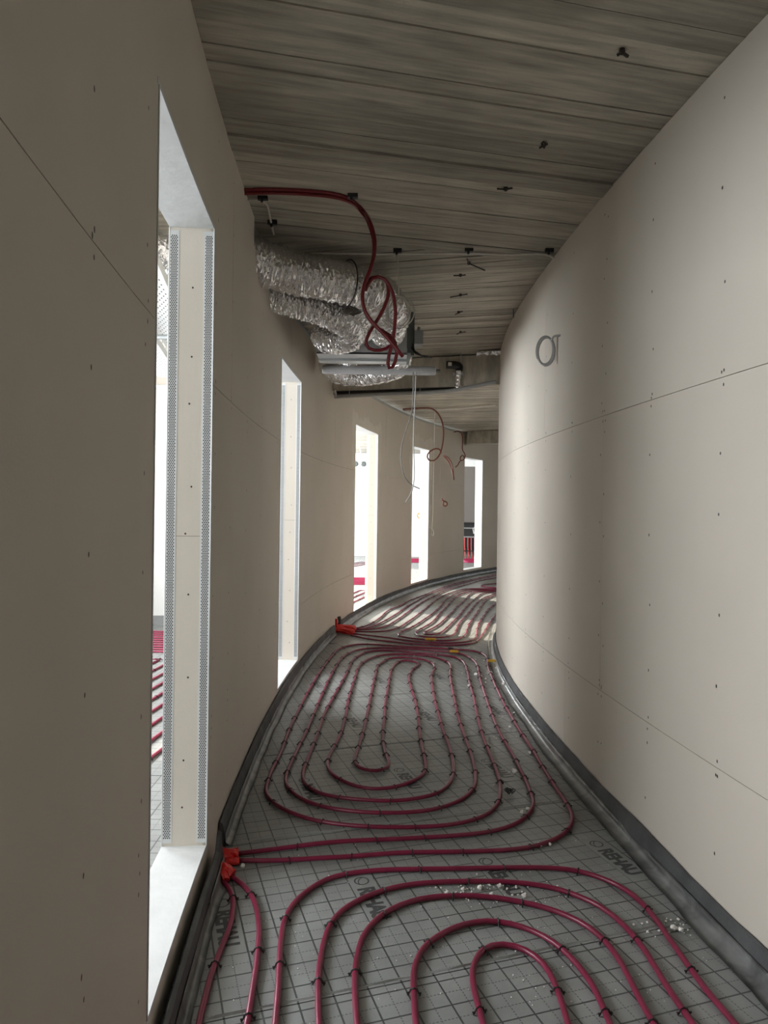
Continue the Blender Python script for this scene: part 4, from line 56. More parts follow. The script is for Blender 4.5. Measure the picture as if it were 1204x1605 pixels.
CABLE_FAR_RED = [(0.259,10.6,2.81),(0.31,10.6,2.815),(0.36,10.6,2.819),(0.411,10.6,2.823),(0.462,10.6,2.827),(0.512,10.6,2.831),(0.563,10.6,2.834),(0.614,10.6,2.836),(0.663,10.6,2.831),(0.709,10.6,2.814),(0.749,10.6,2.786),(0.783,10.6,2.75),(0.81,10.6,2.708),(0.831,10.6,2.662),(0.847,10.6,2.614),(0.857,10.6,2.565),(0.863,10.6,2.514),(0.866,10.6,2.464),(0.865,10.6,2.413),(0.862,10.6,2.362),(0.856,10.6,2.312),(0.847,10.6,2.262),(0.835,10.6,2.213),(0.819,10.6,2.165),(0.796,10.6,2.121),(0.765,10.6,2.083),(0.726,10.6,2.058),(0.683,10.6,2.054),(0.647,10.6,2.073),(0.63,10.6,2.109),(0.637,10.6,2.152),(0.665,10.6,2.19),(0.704,10.6,2.218),(0.749,10.6,2.234),(0.793,10.6,2.232),(0.822,10.6,2.209),(0.834,10.6,2.17)]
CABLE_WHITE_A = [(0.233,5.55,2.409),(0.232,5.55,2.358),(0.231,5.55,2.307),(0.23,5.55,2.255),(0.229,5.55,2.204),(0.227,5.55,2.153),(0.226,5.55,2.102),(0.224,5.55,2.051),(0.222,5.55,1.999),(0.221,5.55,1.948),(0.221,5.55,1.897),(0.222,5.55,1.846),(0.224,5.55,1.795),(0.227,5.55,1.744),(0.23,5.55,1.692),(0.232,5.55,1.641),(0.231,5.55,1.59),(0.226,5.55,1.54),(0.215,5.55,1.491),(0.194,5.55,1.445),(0.167,5.55,1.402)]
CABLE_WHITE_B = [(0.214,5.58,2.414),(0.215,5.58,2.362),(0.216,5.58,2.309),(0.215,5.58,2.257),(0.214,5.58,2.204),(0.211,5.58,2.152),(0.204,5.58,2.1),(0.192,5.58,2.049),(0.176,5.58,2.0),(0.16,5.58,1.95),(0.145,5.58,1.9),(0.133,5.58,1.849),(0.127,5.58,1.797),(0.126,5.58,1.745),(0.13,5.58,1.693),(0.141,5.58,1.642),(0.159,5.58,1.595),(0.189,5.58,1.555),(0.229,5.58,1.527),(0.276,5.58,1.507)]
CABLE_FAR_WHITE = [(0.738,10.7,2.83),(0.738,10.7,2.779),(0.739,10.7,2.728),(0.739,10.7,2.677),(0.739,10.7,2.626),(0.739,10.7,2.575),(0.739,10.7,2.524),(0.739,10.7,2.474),(0.738,10.7,2.423),(0.737,10.7,2.372),(0.737,10.7,2.321),(0.736,10.7,2.27),(0.735,10.7,2.219),(0.735,10.7,2.168),(0.734,10.7,2.117),(0.734,10.7,2.066),(0.733,10.7,2.015),(0.733,10.7,1.964),(0.733,10.7,1.914),(0.732,10.7,1.863),(0.732,10.7,1.812),(0.732,10.7,1.761),(0.731,10.7,1.71),(0.731,10.7,1.659),(0.73,10.7,1.608),(0.73,10.7,1.557),(0.729,10.7,1.506),(0.729,10.7,1.455),(0.729,10.7,1.404),(0.729,10.7,1.353),(0.729,10.7,1.303),(0.728,10.7,1.252),(0.727,10.7,1.201),(0.726,10.7,1.15),(0.722,10.7,1.099),(0.716,10.7,1.049),(0.712,10.7,1.0),(0.72,10.7,0.959),(0.736,10.7,0.942),(0.748,10.7,0.96),(0.744,10.7,1.0),(0.727,10.7,1.045)]
CONDUIT_STUB_A = [(0.964,11.9,2.224),(1.005,11.9,2.195),(1.04,11.9,2.159),(1.068,11.9,2.117),(1.09,11.9,2.071),(1.107,11.9,2.024),(1.121,11.9,1.975),(1.132,11.9,1.925),(1.142,11.9,1.875),(1.15,11.9,1.825)]
CONDUIT_STUB_B = [(0.979,11.95,2.235),(1.027,11.95,2.215),(1.068,11.95,2.184),(1.097,11.95,2.142),(1.118,11.95,2.094),(1.131,11.95,2.043),(1.139,11.95,1.991),(1.146,11.95,1.939),(1.152,11.95,1.886),(1.159,11.95,1.834)]
CABLE_FAR_CLUSTER = [(1.278,13.3,2.769),(1.325,13.3,2.784),(1.371,13.3,2.783),(1.41,13.3,2.758),(1.433,13.3,2.716),(1.442,13.3,2.667),(1.443,13.3,2.617),(1.441,13.3,2.566),(1.437,13.3,2.516),(1.436,13.3,2.466),(1.45,13.3,2.421),(1.476,13.3,2.381),(1.493,13.3,2.338),(1.486,13.3,2.292),(1.457,13.3,2.255),(1.42,13.3,2.243),(1.399,13.3,2.269),(1.407,13.3,2.312),(1.435,13.3,2.34),(1.463,13.3,2.332),(1.477,13.3,2.293),(1.466,13.3,2.257),(1.428,13.3,2.244),(1.392,13.3,2.227),(1.373,13.3,2.188),(1.35,13.3,2.148),(1.312,13.3,2.117)]
CABLE_WALL_LOOP = [(0.962,12.0,1.52),(0.974,12.0,1.493),(0.994,12.0,1.478),(1.023,12.0,1.469),(1.047,12.0,1.455),(1.058,12.0,1.43),(1.049,12.0,1.405),(1.027,12.0,1.391),(1.001,12.0,1.395),(0.985,12.0,1.416),(0.986,12.0,1.444),(1.001,12.0,1.47)]
CABLE_FAR_CEIL = [(0.28,10.896,2.83),(0.701,10.753,2.83),(1.097,10.615,2.83),(1.559,10.192,2.83)]
TIE_WIRES = [[(0.739,2.33,2.838),(0.749,2.316,2.838),(0.774,2.336,2.838)],[(0.618,2.937,2.838),(0.629,2.916,2.838),(0.642,2.905,2.838)],[(0.622,2.886,2.838),(0.636,2.936,2.838)],[(0.503,3.317,2.838),(0.545,3.322,2.838),(0.572,3.308,2.838)],[(0.473,4.256,2.838),(0.493,4.333,2.838),(0.607,4.457,2.838)],[(0.423,4.563,2.838),(0.467,4.561,2.838),(0.498,4.547,2.838)],[(0.446,5.034,2.838),(0.512,4.985,2.838),(0.557,4.953,2.838)],[(0.526,5.48,2.838),(0.545,5.425,2.838),(0.57,5.388,2.838)],[(0.599,6.103,2.838),(0.624,6.034,2.838),(0.665,6.01,2.838)],[(0.94,5.319,2.838),(0.982,5.549,2.838)]]
def xl(Y):
    d = Y-4.7
    return -.705+(d*d/58 if d < 0 else .0191*d*d+.0007*d**3)
def xr(Y):
    d = Y-4.95
    return .97+(d*d/51 if d < 0 else 15-math.sqrt(max(225-d*d, 0)))
def off(fn, Y, d, side):
    """a point d in front of a curved wall's face (side +1: the corridor lies towards +X)"""
    s = (fn(Y+1e-3)-fn(Y-1e-3))/2e-3
    n = math.hypot(1, s)
    return (fn(Y)+side*d/n, Y-side*d*s/n)

class MB:
    def __init__(s): s.v = []; s.f = []
    def add(s, v, f):
        k = len(s.v); s.v += [tuple(p) for p in v]; s.f += [tuple(k+i for i in q) for q in f]
    def box(s, x0, x1, y0, y1, z0, z1, M=None):
        v = [(x, y, z) for z in (z0, z1) for y in (y0, y1) for x in (x0, x1)]
        if M is not None: v = [tuple(M @ Vector(p)) for p in v]
        s.add(v, [(0, 2, 3, 1), (4, 5, 7, 6), (0, 1, 5, 4), (2, 6, 7, 3), (0, 4, 6, 2), (1, 3, 7, 5)])
    def poly(s, pts, z0, z1):
        n = len(pts)
        s.add([(x, y, z0) for x, y in pts]+[(x, y, z1) for x, y in pts],
              [tuple(range(n))[::-1], tuple(range(n, 2*n))]+[(i, (i+1) % n, n+(i+1) % n, n+i) for i in range(n)])
    def tube(s, P, r, n=8, cap=True, rfn=None):
        P = [Vector(p) for p in P]; m = len(P)
        up = Vector((0, 0, 1)); t0 = (P[1]-P[0]).normalized()
        if abs(t0.dot(up)) > .95: up = Vector((1, 0, 0))
        a = t0.cross(up).normalized()
        V = []
        for i in range(m):
            t = (P[min(i+1, m-1)]-P[max(i-1, 0)])
            t = t.normalized() if t.length > 1e-9 else t0
            a = (a-t*a.dot(t)).normalized(); b = t.cross(a)
            for k in range(n):
                th = 2*math.pi*k/n
                rr = rfn(i, th) if rfn else r
                V.append(P[i]+(a*math.cos(th)+b*math.sin(th))*rr)
        F = [(i*n+k, i*n+(k+1) % n, (i+1)*n+(k+1) % n, (i+1)*n+k) for i in range(m-1) for k in range(n)]
        if cap: F += [tuple(range(n))[::-1], tuple((m-1)*n+k for k in range(n))]
        s.add(V, F)
    def lathe(s, prof, n, M):
        """prof: (radius, height) pairs about the local Z of M"""
        V = [M @ Vector((r*math.cos(2*math.pi*k/n), r*math.sin(2*math.pi*k/n), h)) for r, h in prof for k in range(n)]
        m = len(prof)
        F = [(i*n+k, i*n+(k+1) % n, (i+1)*n+(k+1) % n, (i+1)*n+k) for i in range(m-1) for k in range(n)]
        F += [tuple(range(n))[::-1], tuple((m-1)*n+k for k in range(n))]
        s.add(V, F)
    def mesh(s, name, mat, smooth=False):
        me = bpy.data.meshes.new(name); me.from_pydata(s.v, [], s.f)
        me.materials.append(mat)
        if smooth: me.polygons.foreach_set('use_smooth', [True]*len(me.polygons))
        me.update(); return me
    def build(s, name, mat, parent=None, smooth=False, **tags):
        o = bpy.data.objects.new(name, s.mesh(name, mat, smooth)); COL.objects.link(o)
        if parent is not None: o.parent = parent
        return tag(o, **tags)
def tag(o, label=None, cat=None, group=None, kind=None):
    if label: o['label'] = label
    if cat: o['category'] = cat
    if group: o['group'] = group
    if kind: o['kind'] = kind
    return o
def empty(name, loc=(0, 0, 0), **tags):
    o = bpy.data.objects.new(name, None); COL.objects.link(o); o.location = loc; o.empty_display_size = .1
    return tag(o, **tags)
def adopt(o, parent):
    """parent a mesh built in world coordinates to an empty that stands elsewhere"""
    o.parent = parent; o.matrix_parent_inverse = Matrix.Translation(parent.location).inverted()
    return o
def place(name, me, parent, M):
    o = bpy.data.objects.new(name, me); COL.objects.link(o); o.matrix_basis = M
    if parent is not None:
        o.parent = parent; o.matrix_parent_inverse = Matrix.Translation(parent.location).inverted()
    return o

def curved(mb, fn, side, ys, zs, d0, d1, solid=lambda y, z: True):
    """a slab that follows a curved wall, made of cells; cells where solid() fails are left open"""
    ny, nz = len(ys)-1, len(zs)-1
    S = [[solid((ys[i]+ys[i+1])/2, (zs[j]+zs[j+1])/2) for j in range(nz)] for i in range(ny)]
    P = {}
    def vid(i, j, k):
        if (i, j, k) not in P:
            x, y = off(fn, ys[i], (d0, d1)[k], side)
            P[(i, j, k)] = len(mb.v); mb.v.append((x, y, zs[j]))
        return P[(i, j, k)]
    def q(a, b, c, d):
        f = (vid(*a), vid(*b), vid(*c), vid(*d))
        mb.f.append(f if side < 0 else f[::-1])
    for i in range(ny):
        for j in range(nz):
            if not S[i][j]: continue
            q((i, j, 1), (i, j+1, 1), (i+1, j+1, 1), (i+1, j, 1))
            q((i, j, 0), (i+1, j, 0), (i+1, j+1, 0), (i, j+1, 0))
            if i == 0 or not S[i-1][j]: q((i, j, 0), (i, j+1, 0), (i, j+1, 1), (i, j, 1))
            if i == ny-1 or not S[i+1][j]: q((i+1, j, 0), (i+1, j, 1), (i+1, j+1, 1), (i+1, j+1, 0))
            if j == 0 or not S[i][j-1]: q((i, j, 0), (i, j, 1), (i+1, j, 1), (i+1, j, 0))
            if j == nz-1 or not S[i][j+1]: q((i, j+1, 0), (i+1, j+1, 0), (i+1, j+1, 1), (i, j+1, 1))
def steps(a, b, step, extra=()):
    n = max(1, int(math.ceil((b-a)/step)))
    s = set(round(a+(b-a)*i/n, 4) for i in range(n+1)) | set(round(e, 4) for e in extra if a+1e-4 < e < b-1e-4)
    out = []
    for v in sorted(s):
        if not out or v-out[-1] > 5e-4: out.append(v)
    return out

# ------------------------------------------------------------------ materials
def new_mat(name):
    m = bpy.data.materials.new(name); m.use_nodes = True
    nt = m.node_tree
    return m, nt, nt.nodes['Principled BSDF']
def N(nt, kind, **kw):
    n = nt.nodes.new(kind)
    for k, v in kw.items():
        if k.startswith('i_'):
            key = k[2:]; n.inputs[int(key) if key.isdigit() else key].default_value = v
        else: setattr(n, k, v)
    return n
def plain(name, col, rough=.6, metal=0., var=.06, scale=30., bump=0., bscale=200., coat=0.):
    m, nt, b = new_mat(name)
    tc = N(nt, 'ShaderNodeTexCoord')
    no = N(nt, 'ShaderNodeTexNoise', i_Scale=scale, i_Detail=4.)
    nt.links.new(tc.outputs['Object'], no.inputs['Vector'])
    rp = N(nt, 'ShaderNodeMapRange'); rp.inputs[1].default_value = .3; rp.inputs[2].default_value = .7
    rp.inputs[3].default_value = 1-var; rp.inputs[4].default_value = 1+var
    nt.links.new(no.outputs['Fac'], rp.inputs[0])
    mx = N(nt, 'ShaderNodeVectorMath', operation='SCALE'); mx.inputs[0].default_value = col
    nt.links.new(rp.outputs[0], mx.inputs['Scale'])
    nt.links.new(mx.outputs[0], b.inputs['Base Color'])
    b.inputs['Roughness'].default_value = rough; b.inputs['Metallic'].default_value = metal
    b.inputs['Coat Weight'].default_value = coat
    if bump:
        n2 = N(nt, 'ShaderNodeTexNoise', i_Scale=bscale, i_Detail=5.)
        nt.links.new(tc.outputs['Object'], n2.inputs['Vector'])
        bp = N(nt, 'ShaderNodeBump', i_Strength=1., i_Distance=bump)
        nt.links.new(n2.outputs['Fac'], bp.inputs['Height']); nt.links.new(bp.outputs[0], b.inputs['Normal'])
    return m
M_GYPS = plain('gypsum_board_paper', (.595, .547, .477), .88, var=.035, scale=1.7, bump=.0004, bscale=160)
M_CORE = plain('wall_core_gypsum', (.30, .27, .23), .95)
M_SCREW = plain('screw_head_dark', (.035, .028, .022), .5)
M_WHITEPL = plain('white_skim_plaster', (.60, .615, .615), .6, var=.05, scale=9, bump=.0025, bscale=17)
M_WHITEWALL = plain('white_room_wall', (.78, .79, .78), .85, var=.02, scale=2)
M_BEAD = plain('galvanised_bead', (.60, .62, .62), .45, .2, var=.04)
M_HOLESHADE = plain('bead_hole_shade', (.055, .052, .048), .9)  # flat patches for bead and tray holes, their shade put into the colour
M_FOAM = plain('grey_edge_foam', (.075, .078, .08), .75, var=.25, scale=9, bump=.0015, bscale=90)
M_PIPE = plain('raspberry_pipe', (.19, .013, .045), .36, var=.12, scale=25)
M_PIPELIT = plain('raspberry_pipe_daylit', (.30, .012, .06), .38, var=.1, scale=25)  # brighter copy of the same pipe colour, standing in for stronger daylight
M_CLIP = plain('black_plastic', (.016, .016, .017), .45)
M_RED = plain('red_tape', (.62, .022, .02), .4, var=.1)
M_CONDUIT = plain('dark_red_conduit', (.165, .010, .016), .32, var=.1)
M_WHITEC = plain('white_cable', (.62, .60, .55), .45)
M_GREYC = plain('grey_cable', (.36, .36, .35), .45)
M_DKGREYC = plain('dark_grey_cable', (.17, .165, .155), .45)
M_BROWNC = plain('red_brown_cable', (.17, .05, .032), .45)
M_STEEL = plain('galvanised_steel', (.52, .55, .56), .38, .7, var=.06, scale=5)
M_UNIT = plain('grey_sheet_metal', (.42, .43, .43), .45, .25, var=.04, scale=4)
M_DARKGREEN = plain('dark_grey_green_panel', (.10, .115, .11), .5)
M_GREYBOX = plain('grey_junction_plastic', (.26, .27, .27), .5)
M_TUBE = plain('grey_plastic_tube', (.36, .36, .36), .42)
M_RUST = plain('rusty_tie_wire', (.030, .022, .018), .7)
M_CRUMB = plain('plaster_crumb', (.78, .76, .72), .9, var=.1, scale=60)
M_YELLOW = plain('yellow_offcut', (.62, .36, .03), .6)
M_ORANGE = plain('orange_plastic', (.80, .16, .02), .5)
M_PRINT = plain('grey_print_ink', (.052, .056, .058), .5)
M_BLACK = plain('black_cabinet', (.02, .02, .022), .4)
M_SHADEDWALL = plain('shaded_grey_board', (.17, .155, .14), .9, var=.03, scale=2)  # unlit far wall: its shade is put into the darker colour
M_SUBFLOOR = plain('subfloor', (.06, .06, .06), .9)
M_TRAY = plain('white_perforated_tray', (.66, .68, .68), .4, .2)

def foil_mat():
    m, nt, b = new_mat('aluminium_foil')
    b.inputs['Base Color'].default_value = (.86, .86, .87, 1); b.inputs['Metallic'].default_value = 1.
    tc = N(nt, 'ShaderNodeTexCoord')
    n1 = N(nt, 'ShaderNodeTexNoise', i_Scale=17., i_Detail=3., i_Distortion=2.2)
    n2 = N(nt, 'ShaderNodeTexNoise', i_Scale=60., i_Detail=2., i_Distortion=1.)
    nt.links.new(tc.outputs['Object'], n1.inputs['Vector']); nt.links.new(tc.outputs['Object'], n2.inputs['Vector'])
    ad = N(nt, 'ShaderNodeMath', operation='MULTIPLY_ADD'); ad.inputs[1].default_value = .22
    nt.links.new(n2.outputs['Fac'], ad.inputs[0]); nt.links.new(n1.outputs['Fac'], ad.inputs[2])
    bp = N(nt, 'ShaderNodeBump', i_Strength=1., i_Distance=.007); nt.links.new(ad.outputs[0], bp.inputs['Height'])
    nt.links.new(bp.outputs[0], b.inputs['Normal'])
    b.inputs['Roughness'].default_value = .11
    return m
M_FOIL = foil_mat()
def plastic_film():
    m, nt, b = new_mat('clear_edge_film')
    tc = N(nt, 'ShaderNodeTexCoord')
    no = N(nt, 'ShaderNodeTexNoise', i_Scale=9., i_Detail=7., i_Distortion=.6); nt.links.new(tc.outputs['Object'], no.inputs['Vector'])
    rp = N(nt, 'ShaderNodeValToRGB'); rp.color_ramp.elements[0].position = .35; rp.color_ramp.elements[1].position = .75
    rp.color_ramp.elements[0].color = (.075, .078, .078, 1); rp.color_ramp.elements[1].color = (.25, .255, .25, 1)
    nt.links.new(no.outputs['Fac'], rp.inputs[0]); nt.links.new(rp.outputs[0], b.inputs['Base Color'])
    b.inputs['Roughness'].default_value = .28
    bp = N(nt, 'ShaderNodeBump', i_Strength=.5, i_Distance=.004); nt.links.new(no.outputs['Fac'], bp.inputs['Height']); nt.links.new(bp.outputs[0], b.inputs['Normal'])
    return m
M_FILM = plastic_film()
def concrete(name, base, streak=1.):
    m, nt, b = new_mat(name)
    tc = N(nt, 'ShaderNodeTexCoord'); oi = N(nt, 'ShaderNodeObjectInfo')
    mp = N(nt, 'ShaderNodeMapping'); mp.inputs['Scale'].default_value = (.8, 9., 1.)
    nt.links.new(tc.outputs['Object'], mp.inputs['Vector'])
    cx = N(nt, 'ShaderNodeCombineXYZ'); ml = N(nt, 'ShaderNodeMath', operation='MULTIPLY'); ml.inputs[1].default_value = 37.
    nt.links.new(oi.outputs['Random'], ml.inputs[0]); nt.links.new(ml.outputs[0], cx.inputs[0])
    nt.links.new(cx.outputs[0], mp.inputs['Location'])
    n1 = N(nt, 'ShaderNodeTexNoise', i_Scale=3.2, i_Detail=8., i_Roughness=.62); nt.links.new(mp.outputs[0], n1.inputs['Vector'])
    n2 = N(nt, 'ShaderNodeTexNoise', i_Scale=2.1, i_Detail=5.); nt.links.new(tc.outputs['Object'], n2.inputs['Vector'])
    n3 = N(nt, 'ShaderNodeTexNoise', i_Scale=95., i_Detail=3.); nt.links.new(tc.outputs['Object'], n3.inputs['Vector'])
    r1 = N(nt, 'ShaderNodeMapRange'); r1.inputs[1].default_value = .3; r1.inputs[2].default_value = .72; r1.inputs[3].default_value = .62; r1.inputs[4].default_value = 1.25
    r2 = N(nt, 'ShaderNodeMapRange'); r2.inputs[1].default_value = .3; r2.inputs[2].default_value = .7; r2.inputs[3].default_value = .82; r2.inputs[4].default_value = 1.15
    r3 = N(nt, 'ShaderNodeMapRange'); r3.inputs[3].default_value = .74; r3.inputs[4].default_value = 1.2
    nt.links.new(n1.outputs['Fac'], r1.inputs[0]); nt.links.new(n2.outputs['Fac'], r2.inputs[0]); nt.links.new(oi.outputs['Random'], r3.inputs[0])
    a = N(nt, 'ShaderNodeMath', operation='MULTIPLY'); nt.links.new(r1.outputs[0], a.inputs[0]); nt.links.new(r2.outputs[0], a.inputs[1])
    c = N(nt, 'ShaderNodeMath', operation='MULTIPLY'); nt.links.new(a.outputs[0], c.inputs[0]); nt.links.new(r3.outputs[0], c.inputs[1])
    sc = N(nt, 'ShaderNodeVectorMath', operation='SCALE'); sc.inputs[0].default_value = base
    nt.links.new(c.outputs[0], sc.inputs['Scale']); nt.links.new(sc.outputs[0], b.inputs['Base Color'])
    b.inputs['Roughness'].default_value = .9
    hh = N(nt, 'ShaderNodeMath', operation='ADD'); nt.links.new(n1.outputs['Fac'], hh.inputs[0])
    h3 = N(nt, 'ShaderNodeMath', operation='MULTIPLY'); h3.inputs[1].default_value = .35; nt.links.new(n3.outputs['Fac'], h3.inputs[0]); nt.links.new(h3.outputs[0], hh.inputs[1])
    bp = N(nt, 'ShaderNodeBump', i_Strength=.8, i_Distance=.006); nt.links.new(hh.outputs[0], bp.inputs['Height']); nt.links.new(bp.outputs[0], b.inputs['Normal'])
    return m
M_CONC = concrete('board_marked_concrete', (.45, .418, .352))
M_CONCGAP = plain('concrete_joint', (.10, .085, .065), .95, var=.3, scale=20)

def floor_mat():
    """grey foil facing with printed grid: full lines every 10 cm, dashed ones halfway"""
    m, nt, b = new_mat('insulation_foil_grid')
    tc = N(nt, 'ShaderNodeTexCoord'); sp = N(nt, 'ShaderNodeSeparateXYZ'); nt.links.new(tc.outputs['Object'], sp.inputs[0])
    def math_(op, a, b_=None, c=None):
        n = N(nt, 'ShaderNodeMath', operation=op)
        for i, v in enumerate((a, b_, c)):
            if v is None: continue
            if isinstance(v, (int, float)): n.inputs[i].default_value = v
            else: nt.links.new(v, n.inputs[i])
        return n.outputs[0]
    def line(co, per, shift, w):
        return math_('LESS_THAN', math_('ABSOLUTE', math_('SUBTRACT', math_('FRACT', math_('MULTIPLY_ADD', co, 1/per, shift+.5)), .5)), w/per/2)
    X, Y = sp.outputs[0], sp.outputs[1]
    solid = math_('MAXIMUM', line(X, .1, 0, .0054), line(Y, .1, 0, .0054))
    dashx = math_('MULTIPLY', line(X, .1, .5, .0032), math_('LESS_THAN', math_('FRACT', math_('MULTIPLY', Y, 90.)), .62))
    dashy = math_('MULTIPLY', line(Y, .1, .5, .0032), math_('LESS_THAN', math_('FRACT', math_('MULTIPLY', X, 90.)), .62))
    ink = math_('MAXIMUM', solid, math_('MULTIPLY', math_('MAXIMUM', dashx, dashy), .75))
    no = N(nt, 'ShaderNodeTexNoise', i_Scale=5., i_Detail=6.); nt.links.new(tc.outputs['Object'], no.inputs['Vector'])
    rp = N(nt, 'ShaderNodeValToRGB'); rp.color_ramp.elements[0].position = .3; rp.color_ramp.elements[1].position = .75
    rp.color_ramp.elements[0].color = (.205, .216, .212, 1); rp.color_ramp.elements[1].color = (.295, .308, .302, 1)
    nt.links.new(no.outputs['Fac'], rp.inputs[0])
    mx = N(nt, 'ShaderNodeMix', data_type='RGBA'); nt.links.new(ink, mx.inputs[0]); nt.links.new(rp.outputs[0], mx.inputs[6]); mx.inputs[7].default_value = (.055, .06, .06, 1)
    nt.links.new(mx.outputs[2], b.inputs['Base Color'])
    b.inputs['Roughness'].default_value = .42; b.inputs['Specular IOR Level'].default_value = .6
    n2 = N(nt, 'ShaderNodeTexNoise', i_Scale=140., i_Detail=4.); nt.links.new(tc.outputs['Object'], n2.inputs['Vector'])
    bp = N(nt, 'ShaderNodeBump', i_Strength=.5, i_Distance=.0015); nt.links.new(n2.outputs['Fac'], bp.inputs['Height']); nt.links.new(bp.outputs[0], b.inputs['Normal'])
    return m
M_FLOOR = floor_mat()
M_FLOORPLAIN = plain('insulation_foil_blank', (.25, .262, .257), .45, var=.06, scale=12)

CEIL = 2.85; SILL = .125; HEAD = 2.362; WT = .157
Y0, Y1 = -3.5, 18.0
WINDOWS = [(1.714, 2.602, SILL), (4.843, 5.787, .118), (8.70, 9.88, .02), (11.647, 12.453, SILL), (14.12, 14.917, .14)]
BEHIND = (-2.0, -1.0, SILL)     # unseen opening of the same kind, added behind the viewer for its light
ALLWIN = [BEHIND]+WINDOWS

# ------------------------------------------------------------------ floor
floor_mb = MB(); floor_mb.box(-5.3, 8, -10, 21, -.2, -.032)
floor = floor_mb.build('floor', M_SUBFLOOR, label='grey insulation boards with printed grid under the heating pipes', cat='floor', kind='structure')
def cross(fn, a, sl, dd):
    Y = a
    for _ in range(40): Y = a+sl*(fn(Y)+dd)
    return Y
def strip_poly(lo, hi, sl, fnl, dl, fnr, dr):
    """plan outline between the lines Y = lo + sl*X and Y = hi + sl*X and two curved side limits"""
    ll, ul = cross(fnl, lo, sl, dl), cross(fnl, hi, sl, dl)
    lr, ur = cross(fnr, lo, sl, dr), cross(fnr, hi, sl, dr)
    n = 5
    right = [(fnr(lr+(ur-lr)*i/n)+dr, lr+(ur-lr)*i/n) for i in range(n+1)]
    left = [(fnl(ul+(ll-ul)*i/n)+dl, ul+(ll-ul)*i/n) for i in range(n+1)]
    return right+left
def local_poly(pts, origin, ang):
    c, s = math.cos(-ang), math.sin(-ang)
    return [((x-origin[0])*c-(y-origin[1])*s, (x-origin[0])*s+(y-origin[1])*c) for x, y in pts]
GANG = R(18.3); GO = (-.364, 2.41); GO2 = (.3, 10.0); GANG2 = R(-17)
def board(pts, origin, ang, z0, z1, name, mat, parent):
    mb = MB(); mb.poly(local_poly(pts, origin, ang), z0, z1)
    o = mb.build(name, mat, parent); o.location = (origin[0], origin[1], 0); o.rotation_euler = (0, 0, ang)
    return o
FBOARDS = []
sl = math.tan(GANG)
seams = [-3.05, -2.0, -.95, .03, 1.035, 2.035, 3.065, 4.11, 5.18, 6.22, 7.27]
for a, b in zip(seams[:-1], seams[1:]):
    FBOARDS.append((a, b, board(strip_poly(a+.0025, b-.0025, sl, xl, -.075, xr, .05), GO, GANG, -.03, random.uniform(-.0012, 0), 'insulation_board', M_FLOOR, floor)))
sl2 = math.tan(GANG2)
for k in range(9):
    a = 7.35+1.06*k; lo = a+.0015
    if k == 0: lo = 7.0
    board(strip_poly(lo, a+1.06-.0015, sl2, xl, -.075, xr, .05), GO2, GANG2, -.03, random.uniform(-.0025, -.0018), 'insulation_board', M_FLOOR, floor)
for k in range(29):
    a = -9.4+1.0*k
    xo = lambda Y: OUTER_X if Y < 8.4 else OUTER_X2
    board(strip_poly(a+.0015, min(a+1, 19.7)-.0015, 0, xo, 0, lambda Y: min(xl(min(max(Y, -3.4), 17.6)), 3.4), -.085), (0, 0), 0, -.03, random.uniform(-.0012, 0), 'insulation_board', M_FLOOR, floor)

for k in range(5, 9):     # creased foil folds along the board joints
    a, b, o = FBOARDS[k]
    mb = MB(); rg = random.Random(k); n = 26; hgt = (.0042, .003, .0022, .0022)[k-5]
    yl, yr = cross(xl, a+.016, sl, .09), cross(xr, a+.016, sl, -.12)
    pl, pr = (xl(yl)+.09, yl), (xr(yr)-.12, yr)
    for i in range(n+1):
        t = i/n; x = pl[0]+(pr[0]-pl[0])*t; y = pl[1]+(pr[1]-pl[1])*t
        w = .006*rg.uniform(.7, 1.2); h = hgt*rg.uniform(.25, 1)
        ends = 0 < i < n
        for d, z in ((-w, -.001), (0, h if ends else -.0005), (w, -.001)): mb.v.append(local_poly([(x, y+d)], GO, GANG)[0]+(z,))
    for i in range(n):
        q = 3*i; mb.f += [(q, q+3, q+4, q+1), (q+1, q+4, q+5, q+2), (q, q+2, q+5, q+3)]
    mb.f += [(0, 1, 2), (3*n, 3*n+2, 3*n+1)]
    mb.build('foil_fold', M_FLOORPLAIN, o)
# printed brand lettering on the boards
def text_mesh(body):
    cu = bpy.data.curves.new('print', 'FONT'); cu.body = body; cu.size = .082; cu.offset = .0042; cu.space_character = .92; cu.align_y = 'CENTER'
    o = bpy.data.objects.new('print', cu); COL.objects.link(o)
    bpy.context.view_layer.update()
    me = bpy.data.meshes.new_from_object(o.evaluated_get(bpy.context.evaluated_depsgraph_get()))
    bpy.data.objects.remove(o); bpy.data.curves.remove(cu)
    w = max(v.co.x for v in me.vertices)
    yc = (max(v.co.y for v in me.vertices)+min(v.co.y for v in me.vertices))/2
    for v in me.vertices: v.co.x *= .205/w; v.co.y -= yc; v.co.x += .047
    me.materials.clear(); me.materials.append(M_PRINT)
    return me
letters = text_mesh('REHAU')
lg = MB()
for r0, r1, a0, a1 in ((.0225, .028, 0, 360), (.0345, .0385, 200, 290)):
    n = 28
    for i in range(n):
        t0, t1 = R(a0+(a1-a0)*i/n), R(a0+(a1-a0)*(i+1)/n)
        cy = .0 if r0 < .03 else .022
        lg.add([(r*math.cos(t)+(.012 if r0 > .03 else 0), r*math.sin(t)+cy, 0) for r, t in ((r0, t0), (r1, t0), (r1, t1), (r0, t1))], [(0, 1, 2, 3)])
logo = lg.mesh('printed_logo', M_PRINT)
bl = MB(); bl.box(-.056, .296, -.0465, .0465, -.0006, .0002)
blank = bl.mesh('print_field', M_FLOORPLAIN)
e1 = Vector((math.cos(GANG), math.sin(GANG))); e2 = Vector((-math.sin(GANG), math.cos(GANG)))
base = Vector((-.537, 2.452))
